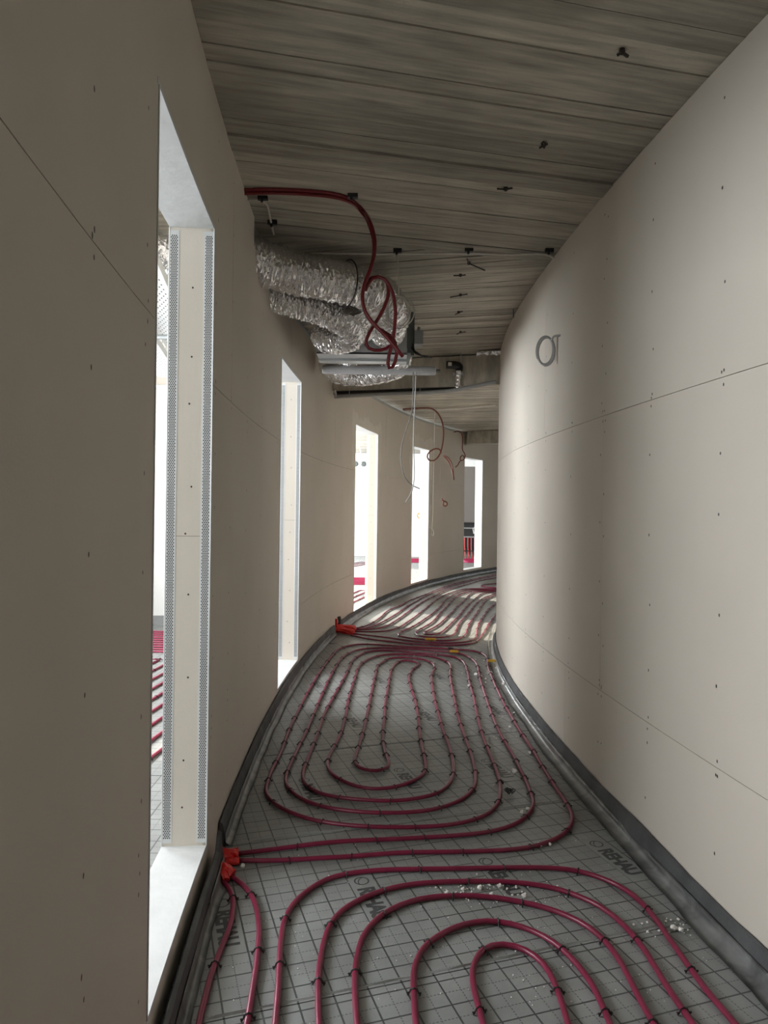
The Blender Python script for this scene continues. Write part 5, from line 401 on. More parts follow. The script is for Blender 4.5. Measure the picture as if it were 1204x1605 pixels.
for j in range(-1, 4):
    for i in range(-1, 5):
        p = base+e1*.4985*i+e2*1.0*j
        if not (xl(p.y)+.06 < p.x < xr(p.y)-.09) or p.y < 1: continue
        c = p.y-sl*p.x
        host = next((o for a, b, o in FBOARDS if a < c < b), floor)
        M = Matrix.Translation((p.x, p.y, .0005)) @ Matrix.Rotation(GANG-R(90), 4, 'Z')
        HM = Matrix.Translation((GO[0], GO[1], 0)) @ Matrix.Rotation(GANG, 4, 'Z')
        for nm, me, dz in (('print_field', blank, 0), ('printed_lettering', letters, .0004), ('printed_logo', logo, .0004)):
            o = bpy.data.objects.new(nm, me); COL.objects.link(o); o.parent = host
            o.matrix_basis = HM.inverted() @ Matrix.Translation((0, 0, dz)) @ M

# ------------------------------------------------------------------ ceiling
cm = MB(); cm.box(-6.6, 8, -10, 8.4, CEIL+.02, CEIL+.3); cm.box(-2.98, 8, 8.4, 21, CEIL+.02, CEIL+.3)  # near slab runs past the outer wall, added to block sun from near windows
ceiling = cm.build('ceiling', M_CONCGAP, label='board-marked grey concrete ceiling above the corridor', cat='ceiling', kind='structure')
rng = random.Random(3)
NS = math.tan(R(13.5)); FS = math.tan(R(-14))
a = -3.3
while a < 4.07:
    w = rng.choice((.09, .105, .115, .12, .135)); b = min(a+w, 4.09)
    sag = rng.choice((-.009, -.006, -.003, 0, .002))
    s_ = NS if b < 4.08 else math.tan(R(9.2))
    gp = rng.choice((.001, .002, .004))
    board(strip_poly(a+gp, b-.001, NS, xl, -.05, xr, .05), (0, a), R(13.5), CEIL+sag, CEIL+.0055, 'formwork_board_imprint', M_CONC, ceiling)
    a = b
a = 3.75
while a < 18.4:
    w = rng.choice((.075, .09, .1, .11)); b = a+w
    board(strip_poly(a+.001, b-.001, FS, xl, -.05, xr, .05), (0, a), R(-14), CEIL+rng.uniform(.0065, .0165), CEIL+.02, 'formwork_board_imprint', M_CONC, ceiling)
    a = b
a = -9.6
while a < 19.6:
    board(strip_poly(a+.001, min(a+.26, 19.7)-.001, 0, lambda Y: OUTER_X if Y < 8.4 else OUTER_X2, 0, lambda Y: min(xl(min(max(Y, -3.4), 17.6)), 3.4), -.11), (0, a), 0, CEIL+rng.uniform(0, .005), CEIL+.02, 'formwork_board_imprint', M_CONC, ceiling)
    a += .26

# ------------------------------------------------------------------ corridor walls
def top_left(Y):
    if 3.70 < Y < 4.80: return 2.70
    if 4.80 < Y < 7.0: return 2.795
    if 9.4 < Y < 13.9: return 2.815
    return CEIL-.003
def top_core(Y): return CEIL-.003 if Y < 9 else top_left(Y)  # core left solid behind the notch, added to stop light leaking through
def in_window(y, z, m=0.):
    return any(a-m < y < b+m and s-m < z < HEAD+m for a, b, s in ALLWIN)
def wall_solid(m):
    return lambda y, z: not in_window(y, z, m) and z < top_core(y)
yb = [e for a, b, s in ALLWIN for e in (a-.0125, b+.0125)]+[3.70, 4.80, 7.0, 9.4, 13.9]
zb = [.0, .0075, .1055, .1125, .1275, HEAD+.0125, 2.70, 2.795, 2.815, CEIL-.003]
zb = sorted(set([0, CEIL-.003, 2.70, 2.795, 2.815, HEAD+.0125]+[max(s-.0125, .004) for a, b, s in ALLWIN]))
mb = MB(); curved(mb, xl, 1, steps(Y0, Y1, .25, yb), zb, -WT, -.0125, wall_solid(.0125))
wall_left = mb.build('wall_left', M_CORE, label='curved plasterboard wall with tall narrow openings on the left', cat='wall', kind='structure')
def panels(parent, fn, side, rows, solid, brk, zbrk):
    g = .0012
    for (z0, z1, cuts) in rows:
        for a, b in zip(cuts[:-1], cuts[1:]):
            mb = MB()
            zs = sorted(set([z0+g, z1-g]+[z for z in zbrk if z0+g < z < z1-g]))
            curved(mb, fn, side, steps(a+g, b-g, .22, brk), zs, -.0122, 0., solid)
            mb.build('plasterboard_panel', M_GYPS, parent)
yb2 = [e for a, b, s in ALLWIN for e in (a, b)]+[3.70, 4.80, 7.0, 9.4, 13.9]
panels(wall_left, xl, 1, [(0, 1.80, [Y0, -1.5, 2.2, 5.3]), (0, .55, [5.3, 9.3, 12.0, 14.5, Y1]), (.55, 1.80, [5.3, 9.3, 12.0, 14.5, Y1]),
       (1.80, CEIL, [Y0, -1.2, .3, 3.07, 5.3, 7.6, 10.3, 13.0, 15.6, Y1])],
       lambda y, z: not in_window(y, z) and z < top_left(y), yb2, [s for a, b, s in ALLWIN]+[HEAD, 2.70, 2.795, 2.815, CEIL-.003])
mb = MB(); curved(mb, xr, -1, steps(Y0, Y1-1, .25), [0, CEIL-.003], -.12, -.0125)
wall_right = mb.build('wall_right', M_CORE, label='curved beige plasterboard wall without openings on the right', cat='wall', kind='structure')
panels(wall_right, xr, -1, [(0, .52, [Y0, -1.1, 1.4, 3.89, 6.4, 8.9, 11.4, 14, Y1-1]), (.52, 1.80, [Y0, -1.65, .85, 3.355, 5.85, 8.35, 10.85, 13.4, Y1-1]),
       (1.80, CEIL-.003, [Y0, -.6, 1.9, 4.40, 6.9, 9.4, 11.9, 14.5, Y1-1])], lambda y, z: True, [], [])

def screws(parent, fn, side, studs, solid, seamz):
    mb = MB(); rg = random.Random(11)
    for y in studs:
        z = .16+rg.uniform(0, .12)
        zs = []
        while z < CEIL-.08:
            zs.append(z); z += rg.uniform(.19, .33)
        zs += [s+e for s in seamz for e in (-.025, .022)]
        for z in zs:
            yy = y+rg.uniform(-.012, .012)
            if not solid(yy, z): continue
            c = off(fn, yy, .0005, side); s = off(fn, yy+.01, .0005, side)
            t = Vector((s[0]-c[0], s[1]-c[1], 0)).normalized()
            ra, rb = .0042, rg.uniform(.0048, .0068)
            v = [(c[0]+t.x*ra*math.cos(k*math.pi/4), c[1]+t.y*ra*math.cos(k*math.pi/4), z+rb*math.sin(k*math.pi/4)) for k in range(8)]
            mb.add(v, [tuple(range(8)) if side < 0 else tuple(range(8))[::-1]])
    mb.build('screw_heads', M_SCREW, parent, kind='stuff')
screws(wall_right, xr, -1, [.4, .9, 1.4, 1.88, 2.352, 2.848, 3.33, 3.37, 3.82, 4.36, 4.86, 5.36, 5.9, 6.4, 6.9, 7.5, 8.1], lambda y, z: True, (.52, 1.80))
screws(wall_left, xl, 1, [.25, .72, 1.2, 1.62, 2.68, 3.07, 3.55, 4.05, 4.72, 5.88, 6.4, 6.9, 7.6, 8.3, 10.0, 10.3, 10.9, 11.5, 12.6, 13.2, 13.9, 15.1, 15.6],
       lambda y, z: not in_window(y, z, .03) and z < top_left(y)-.02, (.55, 1.80))

M_SKIM = plain('dried_skim_coat', (.66, .62, .55), .9, var=.04, scale=6)
for k in (2, 3):          # dried filler smeared round the heads of two openings
    a, e, s = WINDOWS[k]; rg = random.Random(k)
    ph = [rg.uniform(0, 6) for _ in range(4)]
    def smear(y, z, a=a, e=e, ph=ph):
        w = .15+.05*math.sin(9*y+ph[0])+.04*math.sin(17*z+ph[1])+.03*math.sin(31*y+ph[2])
        d = max(a-y, y-e, z-HEAD, 0)
        return 0 < d < w*(1 if z > HEAD-.5 else .45)
    mb = MB(); curved(mb, xl, 1, steps(a-.28, e+.28, .03, (a, e)), [z for z in steps(1.0, HEAD+.26, .03, (HEAD,))], .0002, .0008, smear)
    mb.build('skim_patch', M_SKIM, wall_left)
# ------------------------------------------------------------------ openings
def frame_at(Y):
    """matrix at the left wall's face: local x into the corridor, y along the wall, z up"""
    p = off(xl, Y, 0, 1); q = off(xl, Y, .1, 1)
    n = Vector((q[0]-p[0], q[1]-p[1], 0)).normalized(); t = Vector((-n.y, n.x, 0))
    return Matrix(((n.x, t.x, 0, p[0]), (n.y, t.y, 0, p[1]), (0, 0, 1, 0), (0, 0, 0, 1)))
WLABEL = ['tall floor-length opening nearest the camera with perforated metal corner beads', 'second tall opening in the left wall, below the ventilation box',
          'third tall opening in the left wall, reaching down to the floor', 'fourth tall opening in the left wall, beside the hanging red-brown cable', 'farthest tall opening in the left wall, a shaded wall behind it']
for i, (a, b, s) in enumerate(ALLWIN):
    n = i if i else 6
    w = empty('window_%d' % n, (xl((a+b)/2), (a+b)/2, 0), label=WLABEL[i-1] if i else 'unseen tall opening in the left wall behind the viewer', cat='opening', kind='structure')
    mb = MB(); curved(mb, xl, 1, steps(a-.012, b+.012, .15), [HEAD-.0012, HEAD+.0122], -WT-.001, .0006); adopt(mb.build('lintel_board', M_WHITEPL), w)
    mb = MB(); curved(mb, xl, 1, steps(a-.012, b+.012, .15), [s-.0122 if s > .03 else .002, s+.0012], -WT-.001, .0006); adopt(mb.build('sill_board', M_WHITEPL), w)
    perf = MB(); scr = MB()
    for end, (yy, sg) in enumerate(((b, 1), (a, -1))):
        F = frame_at(yy)
        mb = MB(); mb.box(-WT-.0005, .0, 0 if sg > 0 else -.0122, .0122 if sg > 0 else 0, s, HEAD, F); adopt(mb.build('jamb_board', M_GYPS), w)
        for d0, d1 in ((-.035, .0012), (-WT-.0012, -WT+.034)):
            mb = MB(); y0, y1 = (-.0011, 0) if sg > 0 else (0, .0011)
            mb.box(d0, d1, y0, y1, s+.012, HEAD-.012, F)
            corner = d1 if d0 > -.1 else d0
            mb.tube([F @ Vector((corner, 0, z)) for z in (s+.001, HEAD-.001)], .0022, 6)
            adopt(mb.build('corner_bead', M_BEAD if n in (1, 2) else M_WHITEPL), w)
            if n in (1, 2):
                row = 0; z = s+.03
                while z < HEAD-.03:
                    for c in range(4 if row % 2 == 0 else 3):
                        x = (d0+d1)/2-.0105+.007*c+(0 if row % 2 == 0 else .0035)
                        y = -.0014*sg
                        perf.add([F @ Vector((x+.0027*math.cos(k*math.pi/3), y, z+.0028*math.sin(k*math.pi/3))) for k in range(6)], [tuple(range(6))])
                    z += .0062; row += 1
        z = s+.14
        rg = random.Random(n)
        while z < HEAD-.05:
            x = -WT/2+rg.uniform(-.012, .012)
            scr.add([F @ Vector((x+.0035*math.cos(k*math.pi/4), -.0006*sg, z+.004*math.sin(k*math.pi/4))) for k in range(8)], [tuple(range(8))])
            z += rg.choice((.17, .22, .25, .3))
        if sg > 0:
            mb = MB(); mb.box(-WT+.036, -.037, -.0004, 0, 1.245, 1.2475, F); adopt(mb.build('jamb_joint', M_CORE), w)
    adopt(scr.build('screw_heads', M_SCREW, kind='stuff'), w)
    if n in (1, 2): adopt(perf.build('bead_perforations', M_HOLESHADE, kind='stuff'), w)

# ------------------------------------------------------------------ edge strips at the foot of the walls
def edge_strip(name, fn, side, runs, label, seed):
    rg = np.random.RandomState(seed)
    root = empty(name, (fn(3), 3, 0), label=label, cat='edge strip', kind='structure')
    for (a, b, peak, lean, fw) in runs:
        ys = steps(a, b, .05); n = len(ys)
        wob = np.convolve(rg.randn(n+20), np.ones(7)/7, 'same')[10:10+n]
        mb = MB(); ring = 6
        for i, y in enumerate(ys):
            h = .098+.006*wob[i]-(.012 if lean > .02 else 0)
            if peak: h += .06*math.exp(-((b-y)/.035)**2)
            th = .017+.004*wob[i]
            for d, z in ((.0015, .0), (.0015, h-.004), (.006, h), (th, h-.006), (th+.008, .05), (th+.005, .0)):
                x, yy = off(fn, y, d+lean, side); mb.v.append((x, yy, z))
        for i in range(n-1):
            for k in range(ring):
                f = (i*ring+k, i*ring+(k+1) % ring, (i+1)*ring+(k+1) % ring, (i+1)*ring+k)
                mb.f.append(f)
        mb.f += [tuple(range(ring)), tuple((n-1)*ring+k for k in range(ring))]
        adopt(mb.build('foam_strip', M_FOAM, smooth=False), root)
        mb = MB(); w2 = np.convolve(rg.randn(n+20), np.ones(4)/4, 'same')[10:10+n]
        prof = ((.0275, .052), (.030, .03), (.036, .012), (.055, .005), (.078, .0028))
        for i, y in enumerate(ys):
            for k, (d, z) in enumerate(prof):
                dd = lean+.0275+(d-.0275)*fw+(.006*w2[i]*(k/4.)); zz = z+(.004*abs(wob[i]) if 0 < k < 4 else 0)
                for e in (0, .0009):
                    x, yy = off(fn, y, dd, side); mb.v.append((x, yy, zz+e))
        m = len(prof)*2
        for i in range(n-1):
            for k in range(len(prof)-1):
                for e in (0, 1):
                    f = (i*m+2*k+e, i*m+2*k+2+e, (i+1)*m+2*k+2+e, (i+1)*m+2*k+e); mb.f.append(f if e else f[::-1])
            for k in (0, len(prof)-1):
                mb.f.append((i*m+2*k, i*m+2*k+1, (i+1)*m+2*k+1, (i+1)*m+2*k))
        adopt(mb.build('film_flap', M_FILM, smooth=True), root)
    return root
edge_strip('baseboard_left', xl, 1, [(Y0, 2.68, True, .026, .55), (2.86, 7.62, False, .004, .6), (7.86, 17.5, False, .002, 1.)], 'dark grey foam edge strip with plastic film along the left wall', 2)
edge_strip('baseboard_right', xr, -1, [(Y0, 16.5, False, .002, 1.)], 'dark grey foam edge strip with plastic film along the right wall', 5)

# ------------------------------------------------------------------ beams, end walls and the neighbouring room
def skew_box(x0, x1, ang, yref, thick, z0, z1):
    """a bar across the corridor; its front passes (0, yref) at the given angle in plan"""
    mb = MB(); t = math.tan(ang)
    pts = [(x0, yref+t*x0), (x1, yref+t*x1), (x1, yref+t*x1+thick), (x0, yref+t*x0+thick)]
    mb.poly(pts, z0, z1); return mb
skew_box(-.60, 1.16, R(-18), 7.26, .24, 2.555, CEIL).build('trim_1', M_CONC, label='concrete beam hanging below the ceiling behind the ventilation box', cat='beam', kind='structure')
skew_box(1.60, 4.0, R(-20), 14.45, .3, 2.61, CEIL).build('trim_2', M_CONC, label='board-marked concrete beam at the far end of the corridor', cat='beam', kind='structure')
mb = MB(); curved(mb, xl, 1, steps(9.45, 13.85, .3), [2.818, CEIL-.004], -.012, .004); mb.build('trim_3', M_STEEL, label='galvanised metal track along the top of the far left wall', cat='metal track', kind='structure')
mb = MB(); curved(mb, xl, 1, steps(4.85, 6.9, .3), [2.797, 2.84], -.0123, -.004); mb.build('trim_4', M_STEEL, label='metal wall track in the dark gap above the second opening', cat='metal track', kind='structure')
mb = MB(); mb.box(.35, 2.6, -3.7, -3.55, 0, CEIL); mb.build('wall_behind', M_GYPS, label='plasterboard wall closing the corridor behind the viewer', cat='wall', kind='structure')
# the room beyond the openings
mb = MB()
for xo_, ya, yz in ((OUTER_X, -9.8, 8.4), (OUTER_X2, 8.4, 19.8)):
    wins = [(a, b) for x, a, b, p in OUTER_WINDOWS if x == xo_]
    ys = [ya]+[e for w in wins for e in w]+[yz]
    for k in range(0, len(ys), 2): mb.box(xo_-.3, xo_, ys[k], ys[k+1], 0, CEIL)
    for a, b in wins: mb.box(xo_-.3, xo_, a, b, 0, 1.22 if xo_ == OUTER_X else .92); mb.box(xo_-.3, xo_, a, b, 2.74, CEIL)
mb.build('wall_outer', M_WHITEWALL, label='white window wall of the neighbouring room', cat='wall', kind='structure')
mb = MB(); mb.box(OUTER_X, 2.0, 19.8, 19.95, 0, CEIL); mb.build('wall_back', M_WHITEWALL, label='white end wall seen through the third and fourth openings', cat='wall', kind='structure')
mb = MB(); mb.box(OUTER_X, 2, -9.95, -9.8, 0, CEIL); mb.build('wall_near', M_WHITEWALL, label='white wall of the neighbouring room behind the viewer', cat='wall', kind='structure')
mb = MB(); mb.box(-3.4, -1.02, 8.07, 8.2, 0, 2.655); part_w = mb.build('wall_partition', M_WHITEWALL, label='white partition wall seen through the nearest opening', cat='wall', kind='structure')
mb = MB(); mb.box(-3.4, -1.02, 8.085, 8.2, 2.70, CEIL-.003); mb.build('upper_panel', M_GYPS, part_w)
mb = MB(); mb.box(-3.4, -1.02, 8.06, 8.2, 2.656, 2.699); mb.build('metal_profile', M_STEEL, part_w)
mb = MB(); mb.box(-3.4, -1.02, 8.045, 8.069, 0, .11); mb.build('edge_strip', M_GREYBOX, part_w)
mb = MB(); mb.box(2.02, 4.6, 19.6, 19.75, 0, 2.5); mb.build('wall_far', M_SHADEDWALL, label='bare grey wall with its shade put into the colour, seen through the farthest opening', cat='wall', kind='structure')
mb = MB(); mb.box(2.02, 4.6, 19.6, 19.8, 2.501, CEIL); mb.build('trim_5', M_WHITEWALL, label='white band above the shaded wall in the farthest opening', cat='trim', kind='structure')

# ------------------------------------------------------------------ floor heating
clip_mb = MB()
arch = [Vector((0, -.018, -.0095)), Vector((0, -.0125, -.002)), Vector((0, -.0095, .0065)), Vector((0, 0, .0115)), Vector((0, .0095, .0065)), Vector((0, .0125, -.002)), Vector((0, .018, -.0095))]
clip_mb.tube(arch, .0023, 4, cap=False)
clip_mb.box(-.002, .002, -.021, -.014, -.004, -.001); clip_mb.box(-.002, .002, .014, .021, -.004, -.001)
clip_mesh = clip_mb.mesh('clip', M_CLIP)
def circuit(runs, label, gap, seed, mat=M_PIPE, clips=True, group='underfloor heating circuits', n=8, z=.0100):
    P0 = runs[0][0]
    root = empty('heating_circuit', (P0[0], P0[1], 0), label=label, cat='heating pipe', group=group)
    rg = random.Random(seed)
    for run in runs:
        P = [(x, y, z) for x, y in run]
        mb = MB(); mb.tube(P, .0092, n); adopt(mb.build('pipe', mat, smooth=True), root)
        if not clips: continue
        acc = rg.uniform(.05, gap)
        for i in range(1, len(P)-1):
            d = Vector(P[i])-Vector(P[i-1]); acc -= d.length
            if acc <= 0:
                acc = gap*rg.uniform(.75, 1.3)
                t = Vector(P[i+1])-Vector(P[i-1])
                M = Matrix.Translation(P[i]) @ Matrix.Rotation(math.atan2(t.y, t.x)+rg.uniform(-.25, .25), 4, 'Z')
                place('clip', clip_mesh, root, M)
    return root
circuit(PIPE_NEAR, 'dark red heating pipe loops on the floor nearest the camera', .27, 1)
circuit(PIPE_MID, 'dark red heating pipe coiled in a long oval in the middle of the corridor', .235, 2)
circuit(PIPE_FAR, 'dark red heating pipe loops at the far end of the corridor', .33, 3)
def serpentine(x0, x1, y0, y1, gap, along, slant):
    """back and forth lines with rounded ends"""
    out = []; k = 0
    if along == 'y':
        x = x0
        while x < x1:
            seq = [(x+slant*(y-y0), y) for y in np.linspace(y0, y1, 8)]
            out += seq if k % 2 == 0 else seq[::-1]; x += gap; k += 1
    else:
        y = y0
        while y < y1:
            seq = [(x, y+slant*(x-x0)) for x in np.linspace(x0, x1, 8)]
            out += seq if k % 2 == 0 else seq[::-1]; y += gap; k += 1
    return [(float(a), float(b)) for a, b in out]
OG = 'underfloor heating circuits'
circuit([serpentine(-2.9, -1.25, 3.4, 6.25, .125, 'y', .12)], 'raspberry red heating pipes in bright light through the nearest opening', .4, 4, M_PIPELIT, group=OG, n=6)
circuit([serpentine(-3.2, -1.1, 6.6, 7.75, .115, 'x', -.02)], 'raspberry red heating pipes at the foot of the white partition wall', .6, 5, M_PIPELIT, False, group=OG, n=6)
circuit([serpentine(-2.2, -.62, 9.0, 11.6, .15, 'y', .24)], 'raspberry red heating pipes just behind the third opening', .5, 6, M_PIPELIT, group=OG, n=6)
circuit([serpentine(-2.4, .2, 12.3, 13.5, .13, 'x', .1)], 'band of close raspberry pipes beyond the third opening', .5, 7, M_PIPELIT, False, group=OG, n=6)
circuit([serpentine(-2.6, -1.3, 14.2, 17.6, .19, 'y', .38)], 'slanted raspberry pipes farther back beyond the third opening', .5, 8, M_PIPELIT, False, group=OG, n=6)
circuit([serpentine(.1, 1.9, 17.7, 19.1, .1, 'x', 0)], 'raspberry pipes crossing the floor beyond the fourth opening', .5, 9, M_PIPELIT, False, group=OG, n=6)
circuit([serpentine(2.0, 3.2, 17.9, 19.2, .11, 'x', 0)], 'raspberry pipes on the floor before the shaded wall in the farthest opening', .5, 10, M_PIPELIT, False, group=OG, n=6)

def sleeve(name, P, r, label):
    root = empty(name, P, label=label, cat='tape', group='red tape at the wall passages')
    rg = random.Random(len(label))
    for k, (pts, rr) in enumerate(r):
        mb = MB(); m = len(pts)
        mb.tube(pts, rr, 10, True, lambda i, th: rr*(1+.16*math.sin(3*th+i*1.7)+.12*rg.uniform(-1, 1)))
        adopt(mb.build('tape_wrap', M_RED), root)
    return root
def lerp_path(a, b, n, lift=0.):
    return [tuple(a[i]+(b[i]-a[i])*k/(n-1)+(lift*math.sin(math.pi*k/(n-1)) if i == 2 else 0) for i in range(3)) for k in range(n)]
sleeve('red_tape_wrap', (-0.606, 2.739, 0.02), [(lerp_path((-0.61, 2.713, 0.035), (-0.547, 2.747, 0.022), 5, .004), .022), (lerp_path((-0.6, 2.69, 0.02), (-0.532, 2.714, 0.014), 5, .003), .013)], 'red tape wrapped round the pipes entering the wall near the first opening')
sleeve('red_tape_wrap', (-0.579, 2.643, 0.02), [(lerp_path((-0.585, 2.637, 0.03), (-0.532, 2.607, 0.018), 5, .006), .018), (lerp_path((-0.578, 2.614, 0.03), (-0.549, 2.571, 0.016), 4, .004), .013)], 'torn red tape round the two pipes that turn toward the camera')
sleeve('red_tape_wrap', (-.49, 7.74, .02), [(lerp_path((-.50, 7.74, .05), (-0.304, 7.869, 0.02), 5, .01), .034), (lerp_path((-.50, 7.72, .03), (-0.302, 7.64, 0.018), 5, .008), .028), ([(-.495, 7.74, .03), (-.498, 7.74, .09), (-.50, 7.74, .15)], .016)], 'bright red tape bundle at the wall below the third opening')
mb = MB(); mb.tube([(-.46, 7.80, .0), (-.462, 7.80, .12), (-.475, 7.80, .165)], .02, 8); mb.build('foam_sleeve', M_FOAM, smooth=True, label='dark foam sleeve standing upright beside the red tape under the third opening', cat='sleeve')


# ------------------------------------------------------------------ ventilation box and ducts
vu = empty('ventilation_box', (-.17, 5.3, 2.43), label='grey sheet metal ventilation box hanging under the ceiling', cat='ventilation box')
mb = MB(); mb.box(-.485, .145, 5.03, 5.50, 2.455, 2.715); adopt(mb.build('casing', M_UNIT), vu)
mb = MB(); mb.box(-.487, .148, 5.02, 5.03, 2.43, 2.475); mb.box(-.487, .148, 5.02, 5.16, 2.428, 2.44); adopt(mb.build('front_lip', M_UNIT), vu)
mb = MB(); mb.box(-.487, .15, 5.18, 5.27, 2.412, 2.454); mb.box(-.487, .15, 5.16, 5.18, 2.428, 2.454); adopt(mb.build('bottom_rail', M_STEEL), vu)
mb = MB(); mb.box(.146, .176, 5.06, 5.48, 2.45, 2.73); mb.box(.176, .20, 5.10, 5.16, 2.44, 2.75); adopt(mb.build('side_panel', M_DARKGREEN), vu)
mb = MB(); mb.box(.201, .262, 5.08, 5.2, 2.52, 2.615); mb.tube([(.23, 5.13, 2.615), (.235, 5.13, 2.65)], .012, 8); jb = adopt(mb.build('junction_box', M_GREYBOX), vu)
mb = MB(); mb.tube([(.19, 5.1, 2.52), (.20, 5.08, 2.47), (.25, 5.1, 2.44), (.30, 5.14, 2.445)], .006, 6); mb.tube([(.18, 5.1, 2.5), (.21, 5.08, 2.45), (.28, 5.1, 2.43), (.33, 5.16, 2.44)], .005, 6); adopt(mb.build('wiring', M_CLIP), vu)
for x in (-.46, .12):
    mb = MB(); mb.tube([(x, 5.27, 2.71), (x, 5.27, CEIL+.006)], .005, 6); adopt(mb.build('hanger_rod', M_STEEL), vu)
for x in (-.37, -.17, .01):
    mb = MB(); mb.lathe([(.094, 0), (.094, .05)], 20, Matrix.Translation((x, 5.03, 2.585)) @ Matrix.Rotation(R(90), 4, 'X')); adopt(mb.build('collar', M_STEEL, smooth=False), vu)

def tube_spline(P, n):
    P = [Vector(p) for p in P]; out = []
    m = len(P)-1
    for i in range(m):
        p0, p1, p2, p3 = P[max(i-1, 0)], P[i], P[i+1], P[min(i+2, m)]
        for k in range(n):
            t = k/n
            out.append(.5*((2*p1)+(p2-p0)*t+(2*p0-5*p1+4*p2-p3)*t*t+(3*p1-p0-3*p2+p3)*t**3))
    out.append(P[-1]); return out
def foil_duct(P, r, label, seed, ring=5, amp=.05, taper=None):
    rg = np.random.RandomState(seed)
    path = tube_spline(P, 34); m = len(path)
    nz = rg.randn(m, 36); nz = sum(np.roll(np.roll(nz, k, 1), k//2, 0) for k in range(3))/1.6
    def rr(i, th):
        k = int(round(th/(2*math.pi)*36)) % 36
        f = 1+amp*nz[i, k]*.8+.03*math.cos(i*2*math.pi/ring)
        if taper: f *= taper(i/(m-1))
        return r*f
    mb = MB(); mb.tube(path, r, 36, True, rr)
    return mb.build('foil_duct', M_FOIL, smooth=False, label=label, cat='air duct', group='crinkled foil air ducts')
d1 = foil_duct([(-.80, 3.80, 2.70), (-.60, 3.98, 2.675), (-.38, 4.12, 2.67), (-.14, 4.28, 2.665), (-.02, 4.45, 2.64), (.015, 4.68, 2.61), (.01, 4.90, 2.59), (.01, 5.0, 2.585)], .118, 'thick foil air duct leaving the wall notch and curving into the box', 1)
tag(d1)
mb = MB(); mb.tube([(-.235+.136*math.cos(t)*.5, 4.205-.136*math.cos(t)*.87, 2.666+.136*math.sin(t)) for t in np.linspace(0, 2*math.pi, 30)], .004, 5); mb.build('duct_strap', M_CLIP, d1)
foil_duct([(-.86, 4.30, 2.67), (-.66, 4.40, 2.63), (-.42, 4.48, 2.585), (-.265, 4.57, 2.53), (-.24, 4.70, 2.475), (-.34, 4.80, 2.475), (-.42, 4.90, 2.52), (-.38, 5.0, 2.575)], .090, 'foil air duct bending down and back to the left side of the box', 2, amp=.06)
foil_duct([(-.20, 4.45, 2.62), (-.16, 4.62, 2.57), (-.155, 4.80, 2.555), (-.17, 4.92, 2.575), (-.17, 5.0, 2.585)], .082, 'short foil air duct at the middle of the box front', 3, amp=.06)
foil_duct([(.10, 5.52, 2.56), (.10, 5.72, 2.50), (-.02, 5.95, 2.485), (-.26, 6.16, 2.49), (-.47, 6.36, 2.56), (-.52, 6.5, 2.70)], .09, 'foil air duct behind the box, sagging toward the left wall', 4)
foil_duct([(-.30, 5.52, 2.56), (-.30, 5.70, 2.51), (-.37, 5.92, 2.49), (-.47, 6.12, 2.56), (-.52, 6.24, 2.70)], .07, 'smaller foil air duct between the box and the left wall', 5)
mb = MB()
g = np.random.RandomState(4)
for i in range(9):
    for j in range(4): mb.v.append((.86+.235*i/8+.01*g.randn()*(0 < i < 8), 6.80-.09*i/8+.06*j/3, 2.845-.028*math.sin(math.pi*j/3)-.012*abs(g.randn())))
for i in range(9):
    for j in range(4): mb.v.append((mb.v[i*4+j][0], mb.v[i*4+j][1], 2.849))
for i in range(8):
    for j in range(3): mb.f.append((i*4+j, i*4+j+1, (i+1)*4+j+1, (i+1)*4+j)); mb.f.append((36+i*4+j, 36+(i+1)*4+j, 36+(i+1)*4+j+1, 36+i*4+j+1))
for i in range(8): mb.f += [(i*4, (i+1)*4, 36+(i+1)*4, 36+i*4), (i*4+3, 36+i*4+3, 36+(i+1)*4+3, (i+1)*4+3)]
mb.f += [(0, 36, 37, 1), (1, 37, 38, 2), (2, 38, 39, 3), (32, 33, 69, 68), (33, 34, 70, 69), (34, 35, 71, 70)]
mb.build('foil_tape', M_FOIL, label='crumpled foil tape where the beam meets the right wall', cat='foil')

tb = empty('tube_rail', (-.05, 5.62, 2.4), label='long grey rounded tube lying across below the ventilation box', cat='tube')
mb = MB(); mb.lathe([(.026, 0), (.034, .008), (.036, .03), (.036, .86), (.034, .885), (.026, .893)], 14, Matrix.Translation((-.50, 5.64, 2.436)) @ Matrix.Rotation(R(90), 4, 'Y')); adopt(mb.build('tube_body', M_TUBE, smooth=False), tb)
mb = MB(); mb.lathe([(.013, 0), (.013, .03), (.008, .034)], 10, Matrix.Translation((.393, 5.64, 2.436)) @ Matrix.Rotation(R(90), 4, 'Y')); adopt(mb.build('end_spigot', M_DARKGREEN), tb)

bp_ = empty('drain_pipe', (-.5, 7.3, 2.53), label='black pipe clamped under the concrete beam', cat='pipe')
A, B = Vector((-.53, 7.40, 2.528)), Vector((.70, 7.09, 2.533))
mb = MB(); mb.tube([A, B], .022, 14); adopt(mb.build('pipe_body', M_CLIP, smooth=True), bp_)
for t in (.13, .71):
    c = A+(B-A)*t
    mb = MB(); mb.tube([c+Vector((.03*0, .026*math.cos(q), .026*math.sin(q))) for q in np.linspace(0, 2*math.pi, 16)], .004, 5); mb.tube([c-Vector((0, 0, .024)), c-Vector((0, 0, .045))], .007, 6); adopt(mb.build('pipe_clamp', M_STEEL), bp_)
mb = MB(); mb.tube(tube_spline([(-.52, 7.36, 2.485), (-.2, 7.25, 2.49), (.3, 7.13, 2.498), (.62, 7.02, 2.505), (.82, 6.96, 2.535), (1.0, 6.90, 2.565), (1.06, 6.88, 2.575)], 8), .020, 8); mb.build('cable_bundle', M_GREYC, smooth=True, label='grey cable bundle slung under the black pipe toward the right wall', cat='cable')
